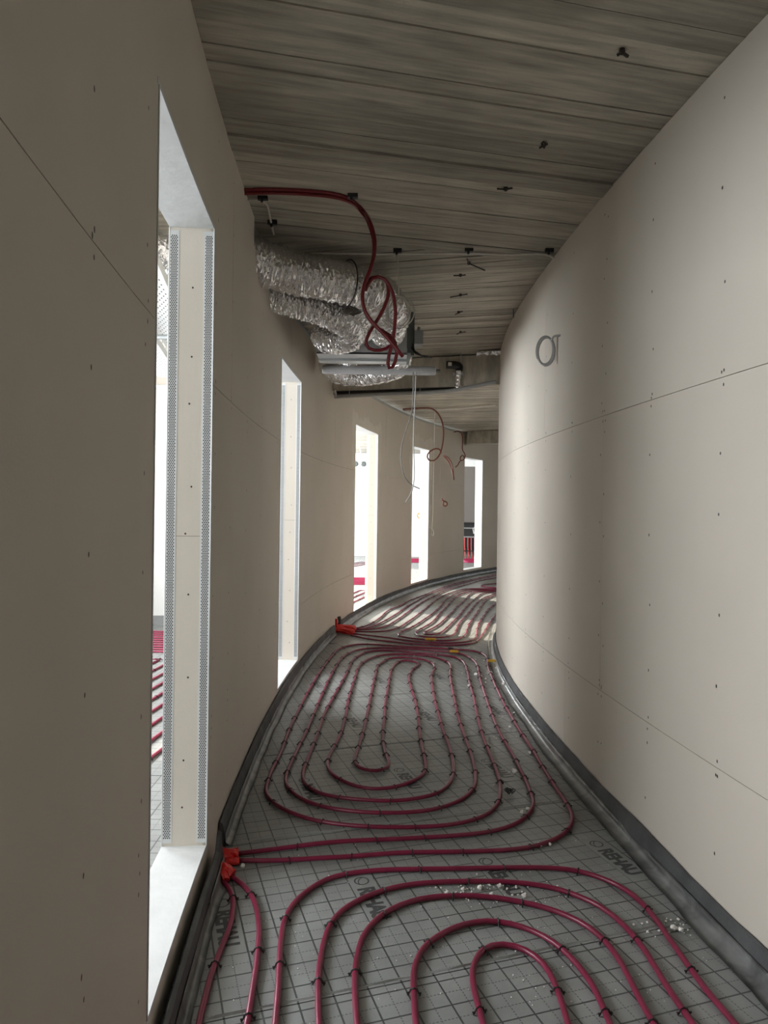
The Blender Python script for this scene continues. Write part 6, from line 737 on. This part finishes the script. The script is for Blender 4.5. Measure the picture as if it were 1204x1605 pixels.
mb = MB(); mb.tube(tube_spline([(-.50, 7.0, 2.50), (-.49, 7.03, 2.47), (-.485, 7.02, 2.44)], 4), .014, 6); mb.build('cable_stub', M_GREYC, label='short grey cable end hanging beside the beam at the left wall', cat='cable')
ep = empty('insulated_elbow_pipe', (.69, 7.0, 2.52), label='foil wrapped elbow pipe with black cap below the beam', cat='pipe')
mb = MB(); path = tube_spline([(.70, 7.0, 2.535), (.705, 6.985, 2.62), (.71, 6.97, 2.70)], 8); mb.tube(path, .031, 12, True, lambda i, th: .031*(1+.05*math.sin(i*1.9+2*th))); adopt(mb.build('foil_wrap', M_FOIL), ep)
mb = MB(); mb.tube(tube_spline([(.71, 6.97, 2.695), (.71, 6.965, 2.735), (.67, 6.955, 2.745), (.585, 6.955, 2.747)], 6), .037, 12); adopt(mb.build('black_cap', M_CLIP, smooth=True), ep)
mb = MB(); mb.box(.60, .635, 6.914, 6.9165, 2.73, 2.765); adopt(mb.build('white_sticker', M_WHITEC), ep)
mb = MB(); mb.tube([(.745, 6.96, 2.66), (.665, 6.96, 2.66)], .006, 6); mb.tube([(.66, 6.96, 2.675), (.66, 6.96, 2.645)], .009, 6); mb.tube([(.75, 6.96, 2.675), (.75, 6.96, 2.645)], .009, 6); adopt(mb.build('pipe_clamp', M_STEEL), ep)
mb = MB(); mb.tube([(.72, 6.9, 2.77), (.72, 6.9, CEIL+.006)], .005, 6); adopt(mb.build('threaded_rod', M_STEEL), ep)

# ------------------------------------------------------------------ conduits and cables
cb = empty('red_conduit', CONDUITS[0][0], label='dark red conduits clipped to the ceiling and hanging in loose loops', cat='conduit')
for P in CONDUITS:
    mb = MB(); mb.tube(P, .0088, 8); adopt(mb.build('conduit', M_CONDUIT, smooth=True), cb)
def cable(name, P, r, mat, label, group=None, cat='cable', n=6):
    mb = MB(); mb.tube(P, r, n); return mb.build(name, mat, smooth=True, label=label, cat=cat, group=group)
cable('ceiling_cable', CABLE_LEFT, .0055, M_WHITEC, 'white cable bending along the ceiling above the duct at the left wall')
cable('ceiling_cable', CABLE_CEIL, .0055, M_WHITEC, 'white cable clipped straight across the ceiling to the right wall')
cd = empty('cable_drop', CABLE_DROP[0], label='thin white cable hanging from the ceiling and ending in a loose coil', cat='cable')
mb = MB(); mb.tube(CABLE_DROP, .0045, 6); adopt(mb.build('drop', M_WHITEC, smooth=True), cd)
mb = MB(); mb.tube(CABLE_COIL, .0036, 5); adopt(mb.build('coil', M_WHITEC, smooth=True), cd)
for x, y, lab in [(-0.601, 3.446, 'black cable clip on the ceiling above the duct end at the left wall'), (-0.602, 3.749, 'black cable clip on the ceiling touching the big duct'), (-0.168, 3.412, 'black clip holding the red conduits on the ceiling'), (0.058, 4.136, 'black cable clip on the ceiling above the hanging white coil'), (0.467, 4.11, 'black cable clip at the middle of the ceiling cable'), (0.926, 4.104, 'black cable clip on the ceiling next to the right wall')]:
    mb = MB(); mb.box(x-.024, x+.024, y-.012, y+.012, CEIL-.022, CEIL-.0005); mb.lathe([(.006, -.014), (.008, 0)], 8, Matrix.Translation((x-.004, y-.006, CEIL-.022)))
    mb.build('cable_clip', M_CLIP, label=lab, cat='clip', group='black ceiling clips')

cable('hanging_cable', CABLE_WHITE_A, .0045, M_GREYC, 'pale grey cable hanging straight down from the grey tube')
cable('hanging_cable', CABLE_WHITE_B, .0045, M_DKGREYC, 'dark grey cable hanging in a bow from the grey tube')
cable('hanging_cable', CABLE_FAR_RED, .012, M_BROWNC, 'red-brown cable hanging from the far ceiling in a single loop')
cable('pull_cord', CABLE_FAR_WHITE, .006, M_WHITEC, 'thin pale cord hanging along the far left wall between two openings')
cable('conduit_stub', CONDUIT_STUB_A, .011, M_BROWNC, 'lower of two red-brown conduit stubs curving out of the far wall', 'conduit stubs on the far wall', 'conduit')
cable('conduit_stub', CONDUIT_STUB_B, .011, M_BROWNC, 'upper of two red-brown conduit stubs curving out of the far wall', 'conduit stubs on the far wall', 'conduit')
cable('cable_tangle', CABLE_FAR_CLUSTER, .011, M_BROWNC, 'tangled brown cable ends beside the farthest opening')
cable('cable_loop', CABLE_WALL_LOOP, .013, M_BROWNC, 'small red-brown cable loop sticking out of the far left wall')
cable('ceiling_cable', CABLE_FAR_CEIL, .014, M_WHITEC, 'pale cable running across the far ceiling behind the beam')
# coil on the right wall
rc = empty('wall_cable_coil', (xr(4.07)-.02, 4.07, 2.33), label='grey cable coiled in a ring hanging from a hole in the right wall', cat='cable')
pts = []
for t in np.linspace(-math.pi*.6, 2.6*2*math.pi, 70):
    w = t/(2*math.pi)
    Y = 4.15-.03*math.cos(t)+.004*w; z = 2.272+.08*math.sin(t)+.004*w
    p = off(xr, Y, .056-.040*math.cos(t)+.003*w, -1); pts.append((p[0], p[1], z))
h = off(xr, 4.06, 0.0, -1)
tail = [(h[0], h[1], 2.345), (off(xr, 4.09, .03, -1))+(2.345,), (off(xr, 4.12, .035, -1))+(2.325,)]
mb = MB(); mb.tube(pts, .0065, 7); adopt(mb.build('coil', M_GREYC, smooth=True), rc)
mb = MB(); mb.tube(tube_spline(tail, 5), .0065, 7); adopt(mb.build('tail', M_GREYC, smooth=True), rc)
TIE_LABELS = ['bent tie wire end in the ceiling nearest the camera', 'second tie wire end from the camera, lying crosswise on the ceiling', 'short upright tie wire beside the second ceiling tie', 'straight tie wire end in the ceiling, third from the camera',
              'long slanting wire hanging just behind the ceiling cable', 'first small tie wire behind the ceiling cable', 'tie wire with a long tail on the ribbed ceiling above the ventilation box', 'thin tie wire end halfway between the ceiling cable and the beam',
              'last tie wire end in front of the concrete beam', 'single wire on the ceiling close to the right wall']
for i, P in enumerate(TIE_WIRES):
    mb = MB(); mb.tube(P, .0042 if i else .006, 5)
    if i not in (2, 9): c = Vector(P[1]); mb.lathe([(.004, -.012), (.011, -.006), (.010, .006)], 7, Matrix.Translation((c.x, c.y, CEIL-.008)))
    mb.build('tie_wire', M_RUST, label=TIE_LABELS[i], cat='wire', group='tie wire ends in the ceiling')
def lump(x, y, r, seed):
    g = random.Random(seed); V = []
    for la in (-60, 0, 55):
        for k in range(5):
            t = R(72*k+la); q = r*g.uniform(.6, 1.25)
            V.append((x+q*math.cos(R(la))*math.cos(t), y+q*math.cos(R(la))*math.sin(t), max(.0004, r*.62+q*.75*math.sin(R(la)))))
    F = [tuple(range(5))[::-1], tuple(range(10, 15))]+[(i*5+k, i*5+(k+1) % 5, i*5+5+(k+1) % 5, i*5+5+k) for i in (0, 1) for k in range(5)]
    return V, F
for i, (x, y, r) in enumerate([(0.359, 2.56, 0.012), (0.432, 2.575, 0.011), (0.395, 2.523, 0.009), (0.509, 2.513, 0.011), (0.299, 2.554, 0.009), (0.238, 2.532, 0.008), (0.645, 2.892, 0.013), (0.689, 2.904, 0.011), (0.871, 2.573, 0.013), (0.826, 3.988, 0.012), (0.688, 3.695, 0.016), (0.665, 5.475, 0.014), (0.801, 4.449, 0.012), (0.88, 4.756, 0.012), (0.765, 5.834, 0.018), (0.9, 5.909, 0.018), (0.974, 6.077, 0.02), (0.937, 5.528, 0.02), (0.451, 6.244, 0.014), (0.956, 2.329, 0.014), (0.978, 2.319, 0.01), (0.666, 3.241, 0.012), (0.633, 3.206, 0.011), (-0.514, 2.697, 0.012)]):
    mb = MB(); mb.add(*lump(x, y, r, i)); mb.build('plaster_crumb', M_CRUMB, label='white plaster crumb among those '+('scattered on the nearest pipe arcs' if y < 2.9 else 'lying beside the oval pipe coil' if y < 4.4 else 'gathered by the right edge strip at the narrow bend'), cat='rubble', group='loose plaster crumbs on the floor')
mb = MB()
for i, (x, y, r) in enumerate([(0.262, 2.614, 0.0048), (0.543, 2.601, 0.0052), (0.492, 2.573, 0.0053), (0.253, 2.635, 0.0024), (0.303, 2.57, 0.0039), (0.365, 2.579, 0.0028), (0.328, 2.502, 0.0047), (0.47, 2.528, 0.0025), (0.341, 2.588, 0.002), (0.432, 2.595, 0.0028), (0.59, 2.59, 0.003), (0.507, 2.59, 0.0044), (0.436, 2.501, 0.0044), (0.598, 2.598, 0.003), (0.338, 2.56, 0.0025), (0.458, 2.567, 0.0041), (0.535, 2.58, 0.0032), (0.303, 2.517, 0.0037), (0.328, 2.54, 0.0045), (0.636, 2.55, 0.0021), (0.389, 2.646, 0.0021), (0.408, 2.61, 0.004), (0.412, 2.577, 0.0026), (0.447, 2.585, 0.0046), (0.612, 2.619, 0.0032), (0.299, 2.542, 0.0047), (0.507, 2.544, 0.0048), (0.399, 2.585, 0.0053), (0.456, 2.562, 0.0041), (0.465, 2.595, 0.0052), (0.295, 2.583, 0.0031), (0.396, 2.565, 0.0025), (0.26, 2.687, 0.0026), (0.663, 2.554, 0.0039), (0.315, 2.561, 0.0041), (0.438, 2.613, 0.0035), (0.591, 2.556, 0.0021), (0.183, 2.569, 0.0025), (0.362, 2.663, 0.0042), (0.394, 2.593, 0.0035), (0.488, 2.527, 0.003), (0.004, 2.53, 0.005), (0.493, 2.585, 0.0037), (0.37, 2.616, 0.003), (0.33, 2.565, 0.0033), (0.644, 2.59, 0.0042), (0.286, 2.574, 0.0023), (0.347, 2.518, 0.005), (0.259, 2.528, 0.0047), (0.334, 2.625, 0.0047), (0.27, 2.534, 0.003), (0.203, 2.567, 0.0044), (0.303, 2.497, 0.0043), (0.366, 2.579, 0.0039), (0.372, 2.526, 0.0036), (0.448, 2.625, 0.0048), (0.29, 2.535, 0.0046), (0.43, 2.607, 0.005), (0.495, 2.619, 0.0054), (0.502, 2.591, 0.0039), (0.469, 2.523, 0.0053), (0.222, 2.565, 0.0045), (0.375, 2.598, 0.0047), (0.248, 2.599, 0.0035), (0.256, 2.616, 0.0042), (0.376, 2.585, 0.0026), (0.239, 2.555, 0.0028), (0.328, 2.621, 0.0021), (0.306, 2.571, 0.0022), (0.436, 2.556, 0.0026), (0.388, 2.568, 0.0036), (0.273, 2.542, 0.0041), (0.386, 2.504, 0.002), (0.309, 2.559, 0.0034), (0.518, 2.538, 0.0033), (0.593, 2.5, 0.0016), (0.297, 2.504, 0.0024), (0.656, 2.518, 0.0021), (0.493, 2.531, 0.0021), (0.523, 2.483, 0.0023), (0.758, 2.525, 0.0024), (0.243, 2.464, 0.0015), (0.545, 2.489, 0.0024), (0.529, 2.483, 0.0028), (0.311, 2.484, 0.0018), (0.315, 2.448, 0.0021), (0.705, 2.52, 0.0024), (0.382, 2.445, 0.0022), (0.311, 2.49, 0.003), (0.304, 2.498, 0.0022), (0.544, 2.486, 0.0022), (0.347, 2.467, 0.0027), (0.578, 2.504, 0.0019), (0.632, 2.521, 0.0019), (0.403, 2.49, 0.003), (0.361, 2.474, 0.0022), (0.304, 2.521, 0.0026), (0.576, 2.483, 0.002), (0.296, 2.503, 0.0019), (0.267, 2.503, 0.002), (0.412, 2.53, 0.0016), (0.408, 2.48, 0.0029), (0.546, 2.522, 0.0015), (0.442, 2.524, 0.0024), (0.368, 2.529, 0.0022), (0.496, 3.777, 0.0028), (0.557, 3.529, 0.0023), (0.643, 4.248, 0.0051), (0.856, 4.664, 0.0039), (0.663, 4.699, 0.0033), (0.739, 3.85, 0.0052), (0.807, 4.276, 0.0053), (0.786, 4.666, 0.0054), (0.663, 3.698, 0.0058), (0.809, 4.828, 0.0032), (0.857, 4.654, 0.0044), (0.673, 4.268, 0.0045), (0.804, 4.38, 0.0035), (0.784, 4.366, 0.0043), (0.762, 4.0, 0.0033), (0.721, 4.948, 0.0058), (0.71, 4.308, 0.0048), (0.741, 3.823, 0.004), (0.753, 4.837, 0.0042), (0.613, 3.588, 0.0041), (0.762, 4.134, 0.0035), (0.831, 4.909, 0.0049), (0.773, 4.699, 0.0047), (0.784, 4.287, 0.0044), (0.606, 3.437, 0.0039), (0.545, 3.614, 0.0021), (0.794, 4.684, 0.0026), (0.723, 4.163, 0.0059), (0.842, 5.807, 0.0026), (0.755, 4.932, 0.0029), (0.582, 3.795, 0.0034), (0.68, 4.238, 0.0053), (0.859, 6.562, 0.006), (0.823, 6.286, 0.0082), (0.865, 5.951, 0.0032), (0.661, 5.902, 0.0073), (0.78, 5.879, 0.0037), (0.807, 5.814, 0.0092), (0.88, 5.854, 0.005), (0.879, 5.685, 0.0032), (0.908, 6.395, 0.0096), (0.811, 5.593, 0.0081), (0.823, 5.712, 0.005), (0.889, 6.828, 0.0075), (0.591, 5.667, 0.003), (0.882, 5.988, 0.0068), (0.872, 5.924, 0.0035), (0.877, 5.972, 0.0048), (0.815, 5.886, 0.0034), (0.771, 5.809, 0.0036), (0.877, 5.899, 0.0068), (0.761, 5.998, 0.0056), (0.837, 6.441, 0.0094), (0.828, 5.718, 0.0088), (0.882, 5.913, 0.0084), (0.756, 5.852, 0.0047), (0.925, 2.302, 0.0024), (0.907, 2.32, 0.005), (0.866, 2.36, 0.0046), (0.971, 2.383, 0.0038), (0.995, 2.385, 0.0058), (0.96, 2.392, 0.0031), (0.979, 2.369, 0.0025), (0.97, 2.328, 0.0031), (0.941, 2.362, 0.0023), (0.972, 2.382, 0.0021), (0.969, 2.33, 0.0034), (0.929, 2.352, 0.0037), (0.912, 2.311, 0.002), (0.886, 2.368, 0.0049), (0.985, 2.312, 0.0027), (0.95, 2.374, 0.0058), (0.961, 2.353, 0.0033), (1.001, 2.357, 0.0037), (0.867, 2.312, 0.0057), (0.836, 2.352, 0.0044), (0.999, 2.298, 0.0037), (1.003, 2.327, 0.0039), (0.992, 2.361, 0.0029), (0.934, 2.312, 0.0042), (0.883, 2.289, 0.003), (0.919, 2.314, 0.0059), (0.923, 2.36, 0.0026), (0.86, 7.168, 0.0032), (0.682, 6.715, 0.0059), (0.825, 6.965, 0.0062), (0.344, 6.425, 0.0065), (0.152, 7.201, 0.0045), (0.419, 6.919, 0.0046), (0.572, 6.763, 0.0042), (0.296, 6.585, 0.0058), (-0.203, 6.304, 0.0063), (0.414, 7.163, 0.0062), (0.282, 6.513, 0.0057), (0.318, 6.845, 0.0033), (0.888, 6.702, 0.0053), (0.696, 7.351, 0.0042), (0.892, 6.954, 0.0059), (0.188, 7.538, 0.0066), (0.375, 7.394, 0.006), (0.429, 6.953, 0.0051), (0.845, 6.984, 0.0069), (0.264, 6.89, 0.003), (0.429, 6.699, 0.0056), (0.349, 7.014, 0.0034), (0.462, 7.196, 0.0059), (0.074, 6.374, 0.0039), (0.498, 6.604, 0.0055), (0.803, 6.955, 0.0055), (0.313, 3.05, 0.0013), (-0.417, 3.046, 0.0028), (0.233, 3.168, 0.002), (-0.557, 2.913, 0.0017), (0.145, 2.446, 0.0029), (0.292, 2.742, 0.0014), (-0.221, 2.967, 0.0015), (0.396, 2.473, 0.0024), (0.045, 3.36, 0.0013), (-0.433, 2.736, 0.0029), (-0.032, 2.345, 0.0024), (0.524, 2.92, 0.0025), (0.55, 3.15, 0.0014), (0.321, 2.652, 0.0014), (0.503, 2.505, 0.0014), (0.354, 3.428, 0.0027), (0.547, 3.371, 0.0029), (0.805, 2.946, 0.0029), (0.391, 2.729, 0.0013), (0.329, 2.55, 0.002), (-0.002, 3.355, 0.0014), (-0.112, 2.596, 0.0019), (0.582, 2.563, 0.0019), (0.094, 3.18, 0.0029), (0.405, 2.855, 0.0026), (0.225, 3.089, 0.0014), (-0.083, 2.763, 0.0025), (0.617, 2.977, 0.0017), (-0.314, 2.791, 0.0026), (-0.018, 2.926, 0.0018), (0.588, 3.163, 0.0013), (0.02, 2.699, 0.0024), (0.511, 2.711, 0.0014), (-0.098, 2.881, 0.0029), (0.53, 2.667, 0.0027), (0.901, 2.81, 0.0018), (0.543, 2.794, 0.002), (-0.065, 2.572, 0.0013), (0.361, 2.177, 0.002), (0.106, 2.783, 0.0017), (0.855, 2.966, 0.0021), (0.597, 2.721, 0.0026), (-0.186, 2.642, 0.0028), (-0.075, 3.196, 0.0013), (0.878, 2.749, 0.0019), (0.887, 3.311, 0.0028), (-0.574, 2.171, 0.0026), (0.445, 2.93, 0.0026), (-0.54, 2.449, 0.003), (0.311, 2.527, 0.0017), (-0.039, 2.755, 0.0024), (0.408, 2.688, 0.002), (0.566, 2.688, 0.0028), (0.472, 2.958, 0.0012), (0.1, 2.907, 0.0016), (0.492, 2.778, 0.002), (0.169, 2.373, 0.0019), (0.55, 2.289, 0.002), (0.968, 2.233, 0.0013), (0.761, 2.024, 0.0018), (0.256, 2.028, 0.0021), (0.719, 2.212, 0.0021), (0.424, 1.966, 0.0024), (0.674, 2.033, 0.0023), (0.993, 2.171, 0.0019), (0.099, 2.176, 0.0025), (0.794, 2.11, 0.0013), (0.282, 2.066, 0.0012), (0.372, 1.997, 0.0022), (0.777, 2.268, 0.002), (0.419, 2.702, 0.0027), (0.749, 2.194, 0.0015), (0.613, 2.211, 0.0019), (0.519, 2.43, 0.0018), (0.741, 2.256, 0.0021), (0.598, 2.272, 0.0018), (0.122, 2.161, 0.0015), (0.396, 2.157, 0.0013), (0.394, 2.092, 0.0027), (0.449, 2.037, 0.0025), (0.518, 2.332, 0.0025), (0.312, 2.312, 0.0022), (0.473, 2.041, 0.0026), (-0.07, 2.027, 0.0015), (0.549, 2.133, 0.0024), (0.462, 2.186, 0.0013), (0.713, 2.394, 0.0026), (0.852, 2.125, 0.0014), (0.479, 2.46, 0.0022), (0.521, 1.808, 0.0014), (0.864, 2.08, 0.0013), (0.765, 2.102, 0.0022), (0.941, 2.39, 0.0013), (0.169, 2.49, 0.0014), (0.539, 2.332, 0.0017), (0.99, 2.185, 0.002), (0.809, 2.311, 0.0014), (0.513, 2.045, 0.0027), (0.515, 2.104, 0.0018), (0.737, 2.093, 0.0022), (0.409, 2.273, 0.0014), (0.055, 2.153, 0.0019), (-0.084, 2.362, 0.0014), (0.42, 1.98, 0.0021), (0.853, 2.333, 0.0023), (0.05, 2.022, 0.0025), (0.443, 2.094, 0.0016), (0.104, 1.904, 0.0016), (0.231, 2.382, 0.0027), (0.795, 1.989, 0.0017), (0.773, 2.035, 0.0026), (0.422, 2.205, 0.0028), (0.176, 2.009, 0.0024), (0.441, 2.002, 0.0017), (0.576, 2.141, 0.0023), (0.003, 1.985, 0.0013), (0.419, 2.07, 0.0027), (0.791, 2.648, 0.002), (0.701, 2.07, 0.0016), (0.854, 2.145, 0.0017), (0.725, 2.051, 0.0027), (0.833, 2.256, 0.0014), (0.536, 2.273, 0.0021), (0.201, 2.225, 0.0016), (-0.261, 2.329, 0.0019), (0.535, 1.982, 0.0027), (-0.395, 1.971, 0.0024), (-0.344, 1.86, 0.0018), (-0.235, 2.109, 0.0024), (-0.426, 2.11, 0.0024), (-0.46, 2.277, 0.0014), (-0.303, 2.339, 0.0017), (-0.307, 2.498, 0.0012), (-0.177, 1.887, 0.0021), (0.129, 1.798, 0.0012), (-0.232, 2.084, 0.0017), (-0.573, 2.488, 0.0012), (-0.312, 2.261, 0.0019), (-0.251, 1.977, 0.0011), (-0.305, 2.274, 0.0021), (-0.34, 1.939, 0.002), (-0.576, 2.124, 0.0024), (-0.276, 1.987, 0.0023), (-0.154, 2.009, 0.0016), (-0.196, 2.179, 0.002), (-0.317, 2.572, 0.001), (-0.155, 2.23, 0.0023), (-0.395, 2.367, 0.0023), (-0.368, 2.349, 0.0021), (-0.518, 2.167, 0.0019), (-0.264, 2.29, 0.0017), (-0.002, 2.164, 0.0022), (-0.257, 2.217, 0.0018), (-0.348, 2.145, 0.0013), (0.023, 2.237, 0.0014), (-0.195, 2.476, 0.0016), (-0.364, 2.289, 0.0014), (-0.049, 2.146, 0.0019), (-0.321, 2.448, 0.0017), (-0.311, 1.876, 0.0016), (-0.538, 2.383, 0.0017), (-0.306, 2.233, 0.0014), (-0.24, 2.269, 0.0011), (-0.013, 2.134, 0.0012), (-0.421, 2.1, 0.0022), (-0.45, 2.12, 0.001), (0.672, 10.222, 0.0061), (0.74, 9.789, 0.0066), (0.788, 9.726, 0.0031), (1.548, 10.697, 0.004), (0.697, 8.519, 0.0035), (0.27, 8.521, 0.0041), (0.805, 8.781, 0.0045), (0.37, 9.567, 0.0038), (1.257, 9.324, 0.0064), (0.437, 8.078, 0.0053), (0.313, 8.662, 0.0053), (0.525, 10.096, 0.0073), (0.137, 10.078, 0.0074), (1.078, 9.542, 0.0051), (0.093, 9.772, 0.0074), (0.324, 9.626, 0.004), (0.24, 8.274, 0.0064), (0.447, 9.283, 0.0057), (0.635, 9.433, 0.0035), (0.105, 9.199, 0.0037), (0.377, 8.676, 0.0037), (0.224, 8.591, 0.003), (-0.574, 9.3, 0.0072), (-0.011, 7.441, 0.0034), (0.415, 8.694, 0.0033)]): mb.add(*lump(x, y, r, 100+i))
mb.build('plaster_dust', M_CRUMB, label='fine white plaster grit scattered over the pipes and boards', cat='rubble', kind='stuff')
mb = MB(); mb.box(-0.055, 0.055, -.014, .014, 0, .016, Matrix.Translation((0.490, 7.282, .0195)) @ Matrix.Rotation(R(-8), 4, 'Z')); mb.box(-0.044, 0.044, -.010, .010, .016, .019, Matrix.Translation((0.490, 7.282, .0195)) @ Matrix.Rotation(R(-8), 4, 'Z')); mb.build('wood_offcut', M_YELLOW, label='yellow stick offcut lying across the far loop pipes', cat='offcut')
mb = MB(); mb.box(-0.040, 0.040, -.014, .014, 0, .016, Matrix.Translation((0.671, 6.684, .0195)) @ Matrix.Rotation(R(-8), 4, 'Z')); mb.box(-0.032, 0.032, -.010, .010, .016, .019, Matrix.Translation((0.671, 6.684, .0195)) @ Matrix.Rotation(R(-8), 4, 'Z')); mb.build('wood_offcut', M_YELLOW, label='orange-yellow offcut lying beside the black scrap', cat='offcut')
mb = MB(); mb.box(-0.050, 0.050, -.014, .014, 0, .016, Matrix.Translation((0.979, 6.288, .0195)) @ Matrix.Rotation(R(-8), 4, 'Z')); mb.box(-0.040, 0.040, -.010, .010, .016, .019, Matrix.Translation((0.979, 6.288, .0195)) @ Matrix.Rotation(R(-8), 4, 'Z')); mb.build('wood_offcut', M_YELLOW, label='yellow wooden wedge lying at the right edge strip', cat='offcut')
for (x, y, lab) in ((0.609, 3.410, 'tangle of black pipe clips lying beside the right-hand pipes'), (0.645, 6.853, 'black plastic scrap lying on the pipes at the far end')):
    g = random.Random(3); mb = MB()
    for k in range(7):
        a = g.uniform(0, 6.28); c = (x+g.uniform(-.012, .012), y+g.uniform(-.012, .012))
        mb.tube([(c[0]+.02*math.cos(a+t)*math.cos(k), c[1]+.02*math.sin(a+t), .012+.011*math.sin(t)+.004) for t in np.linspace(0, 3.3, 7)], .0028, 4)
    mb.build('clip_scrap', M_CLIP, label=lab, cat='scrap')

# ------------------------------------------------------------------ things in the neighbouring room
def tray(x0, y0, x1, y1, w, z, label):
    d = Vector((x1-x0, y1-y0, 0)); L = d.length; d.normalize(); nrm = Vector((-d.y, d.x, 0))
    F = Matrix(((d.x, nrm.x, 0, x0), (d.y, nrm.y, 0, y0), (0, 0, 1, z), (0, 0, 0, 1)))
    root = empty('cable_tray', (x0, y0, z), label=label, cat='cable tray', group='perforated cable trays')
    mb = MB(); mb.box(0, L, 0, w, 0, .002, F); adopt(mb.build('tray_floor', M_TRAY), root)
    for yy in (0, w-.002):
        mb = MB(); mb.box(0, L, yy, yy+.002, .002, .06, F); adopt(mb.build('tray_side', M_TRAY), root)
    mb = MB(); k = 0
    u = .04
    while u < L-.03:
        for v in np.arange(.03, w-.02, .035):
            vv = v+(.0175 if k % 2 else 0)
            if vv > w-.02: continue
            mb.add([F @ Vector((u+a*.011, vv+b*.0035, -.0006)) for a, b in ((-1, -1), (1, -1), (1, 1), (-1, 1))], [(0, 3, 2, 1)])
        u += .045; k += 1
    adopt(mb.build('slots', M_HOLESHADE, kind='stuff'), root)
    for u in (.5, L-.5):
        c = F @ Vector((u, w/2, 0))
        mb = MB(); mb.tube([(c.x, c.y, c.z), (c.x, c.y, CEIL+.006)], .005, 6); adopt(mb.build('hanger_rod', M_STEEL), root)
tray(-1.0, 2.6, -1.62, 6.3, .22, 2.60, 'nearer perforated white cable tray under the ceiling beyond the first opening')
tray(-1.42, 3.6, -1.95, 6.8, .20, 2.56, 'farther perforated white cable tray under the ceiling beyond the first opening')
foil_duct([(-1.38, 3.55, 2.775), (-1.28, 3.9, 2.765), (-1.22, 4.15, 2.76)], .075, 'bulging foil duct end under the ceiling beyond the first opening', 8, amp=.08)
mb = MB(); mb.tube([(-3.3, 7.36, 2.832), (-1.15, 7.34, 2.832)], .016, 8); mb.build('orange_pipe', M_ORANGE, label='bright orange pipe along the ceiling before the white partition', cat='pipe')
mb = MB(); mb.tube([(-3.2, 5.02, 2.53), (-1.0, 5.02, 2.53)], .018, 8); mb.build('steel_rail', M_STEEL, label='thin steel rail crossing below the cable trays', cat='rail')
tc_ = empty('tool_case', (-1.2, 7.55, 0), label='black upright tool case glimpsed through the second opening', cat='case')
mb = MB(); mb.box(-1.45, -1.06, 7.45, 7.62, .02, .66); adopt(mb.build('case_body', M_BLACK), tc_)
for z in (.2, .42, .6):
    mb = MB(); mb.box(-1.451, -1.059, 7.43, 7.45, z, z+.02); adopt(mb.build('case_latch', M_WHITEC), tc_)
yb_ = empty('yellow_box', (-1.2, 7.5, .662), label='yellow box with dark lid on top of the black tool case', cat='box')
mb = MB(); mb.box(-1.4, -1.07, 7.46, 7.6, .661, .80); adopt(mb.build('box_body', M_YELLOW), yb_)
mb = MB(); mb.box(-1.405, -1.065, 7.455, 7.605, .80, .82); adopt(mb.build('box_lid', M_BLACK), yb_)
tw = empty('twin_spotlight', (-.70, 19.79, 2.54), label='pale wall plate with two round dark lamps beyond the third opening', cat='lamp')
mb = MB(); mb.box(-.90, -.48, 19.77, 19.799, 2.44, 2.64); adopt(mb.build('plate', M_STEEL), tw)
for x in (-.80, -.58):
    mb = MB(); mb.lathe([(.07, 0), (.07, .04), (.05, .06)], 14, Matrix.Translation((x, 19.77, 2.54)) @ Matrix.Rotation(R(90), 4, 'X')); adopt(mb.build('lamp_head', M_DARKGREEN), tw)
for k, x in enumerate((-.86, -.62)):
    cable('hanging_wire', tube_spline([(x, 17.6, CEIL-.005), (x+.03, 17.6, 2.7), (x-.02, 17.6, 2.5), (x+.06, 17.6, 2.42)], 6), .014, M_WHITEC, ['left', 'right'][k]+' of two pale wires hanging at the top of the third opening', 'wires in the third opening')
mb = MB(); mb.tube([(.98+.06*math.cos(t), 19.75-.02*t/6, 1.14+.07*math.sin(t)) for t in np.linspace(0, 9, 30)], .014, 6); mb.build('yellow_wire_loop', M_YELLOW, label='small yellow wire loop on the white wall beyond the fourth opening', cat='wire')
mc = empty('manifold_cabinet', (2.6, 19.5, 0), label='black heating manifold cabinet with red pipes in the farthest opening', cat='cabinet')
mb = MB(); mb.box(2.03, 3.2, 19.54, 19.6, .2, .98); adopt(mb.build('cabinet_back', M_BLACK), mc)
for z in (.2, .96):
    mb = MB(); mb.box(2.03, 3.2, 19.40, 19.54, z, z+.02); adopt(mb.build('cabinet_shelf', M_BLACK), mc)
for z in (.82, .58):
    mb = MB(); mb.tube([(2.05, 19.5, z), (3.15, 19.5, z)], .022, 8); adopt(mb.build('manifold_bar', M_STEEL), mc)
for k in range(9):
    x = 2.2+.09*k
    mb = MB(); mb.tube([(x, 19.48, .56), (x, 19.46, .3), (x+.01, 19.36, .06), (x+.01, 19.2, .012)], .012, 6); adopt(mb.build('pipe_tail', M_RED), mc)
pts = [(2.55+.13*math.cos(t)*(1+.2*math.sin(3.1*t)), 19.42+.004*t, .78+.10*math.sin(t*1.07)) for t in np.linspace(0, 19, 70)]
mb = MB(); mb.tube(pts, .009, 5); adopt(mb.build('white_wiring', M_WHITEC), mc)
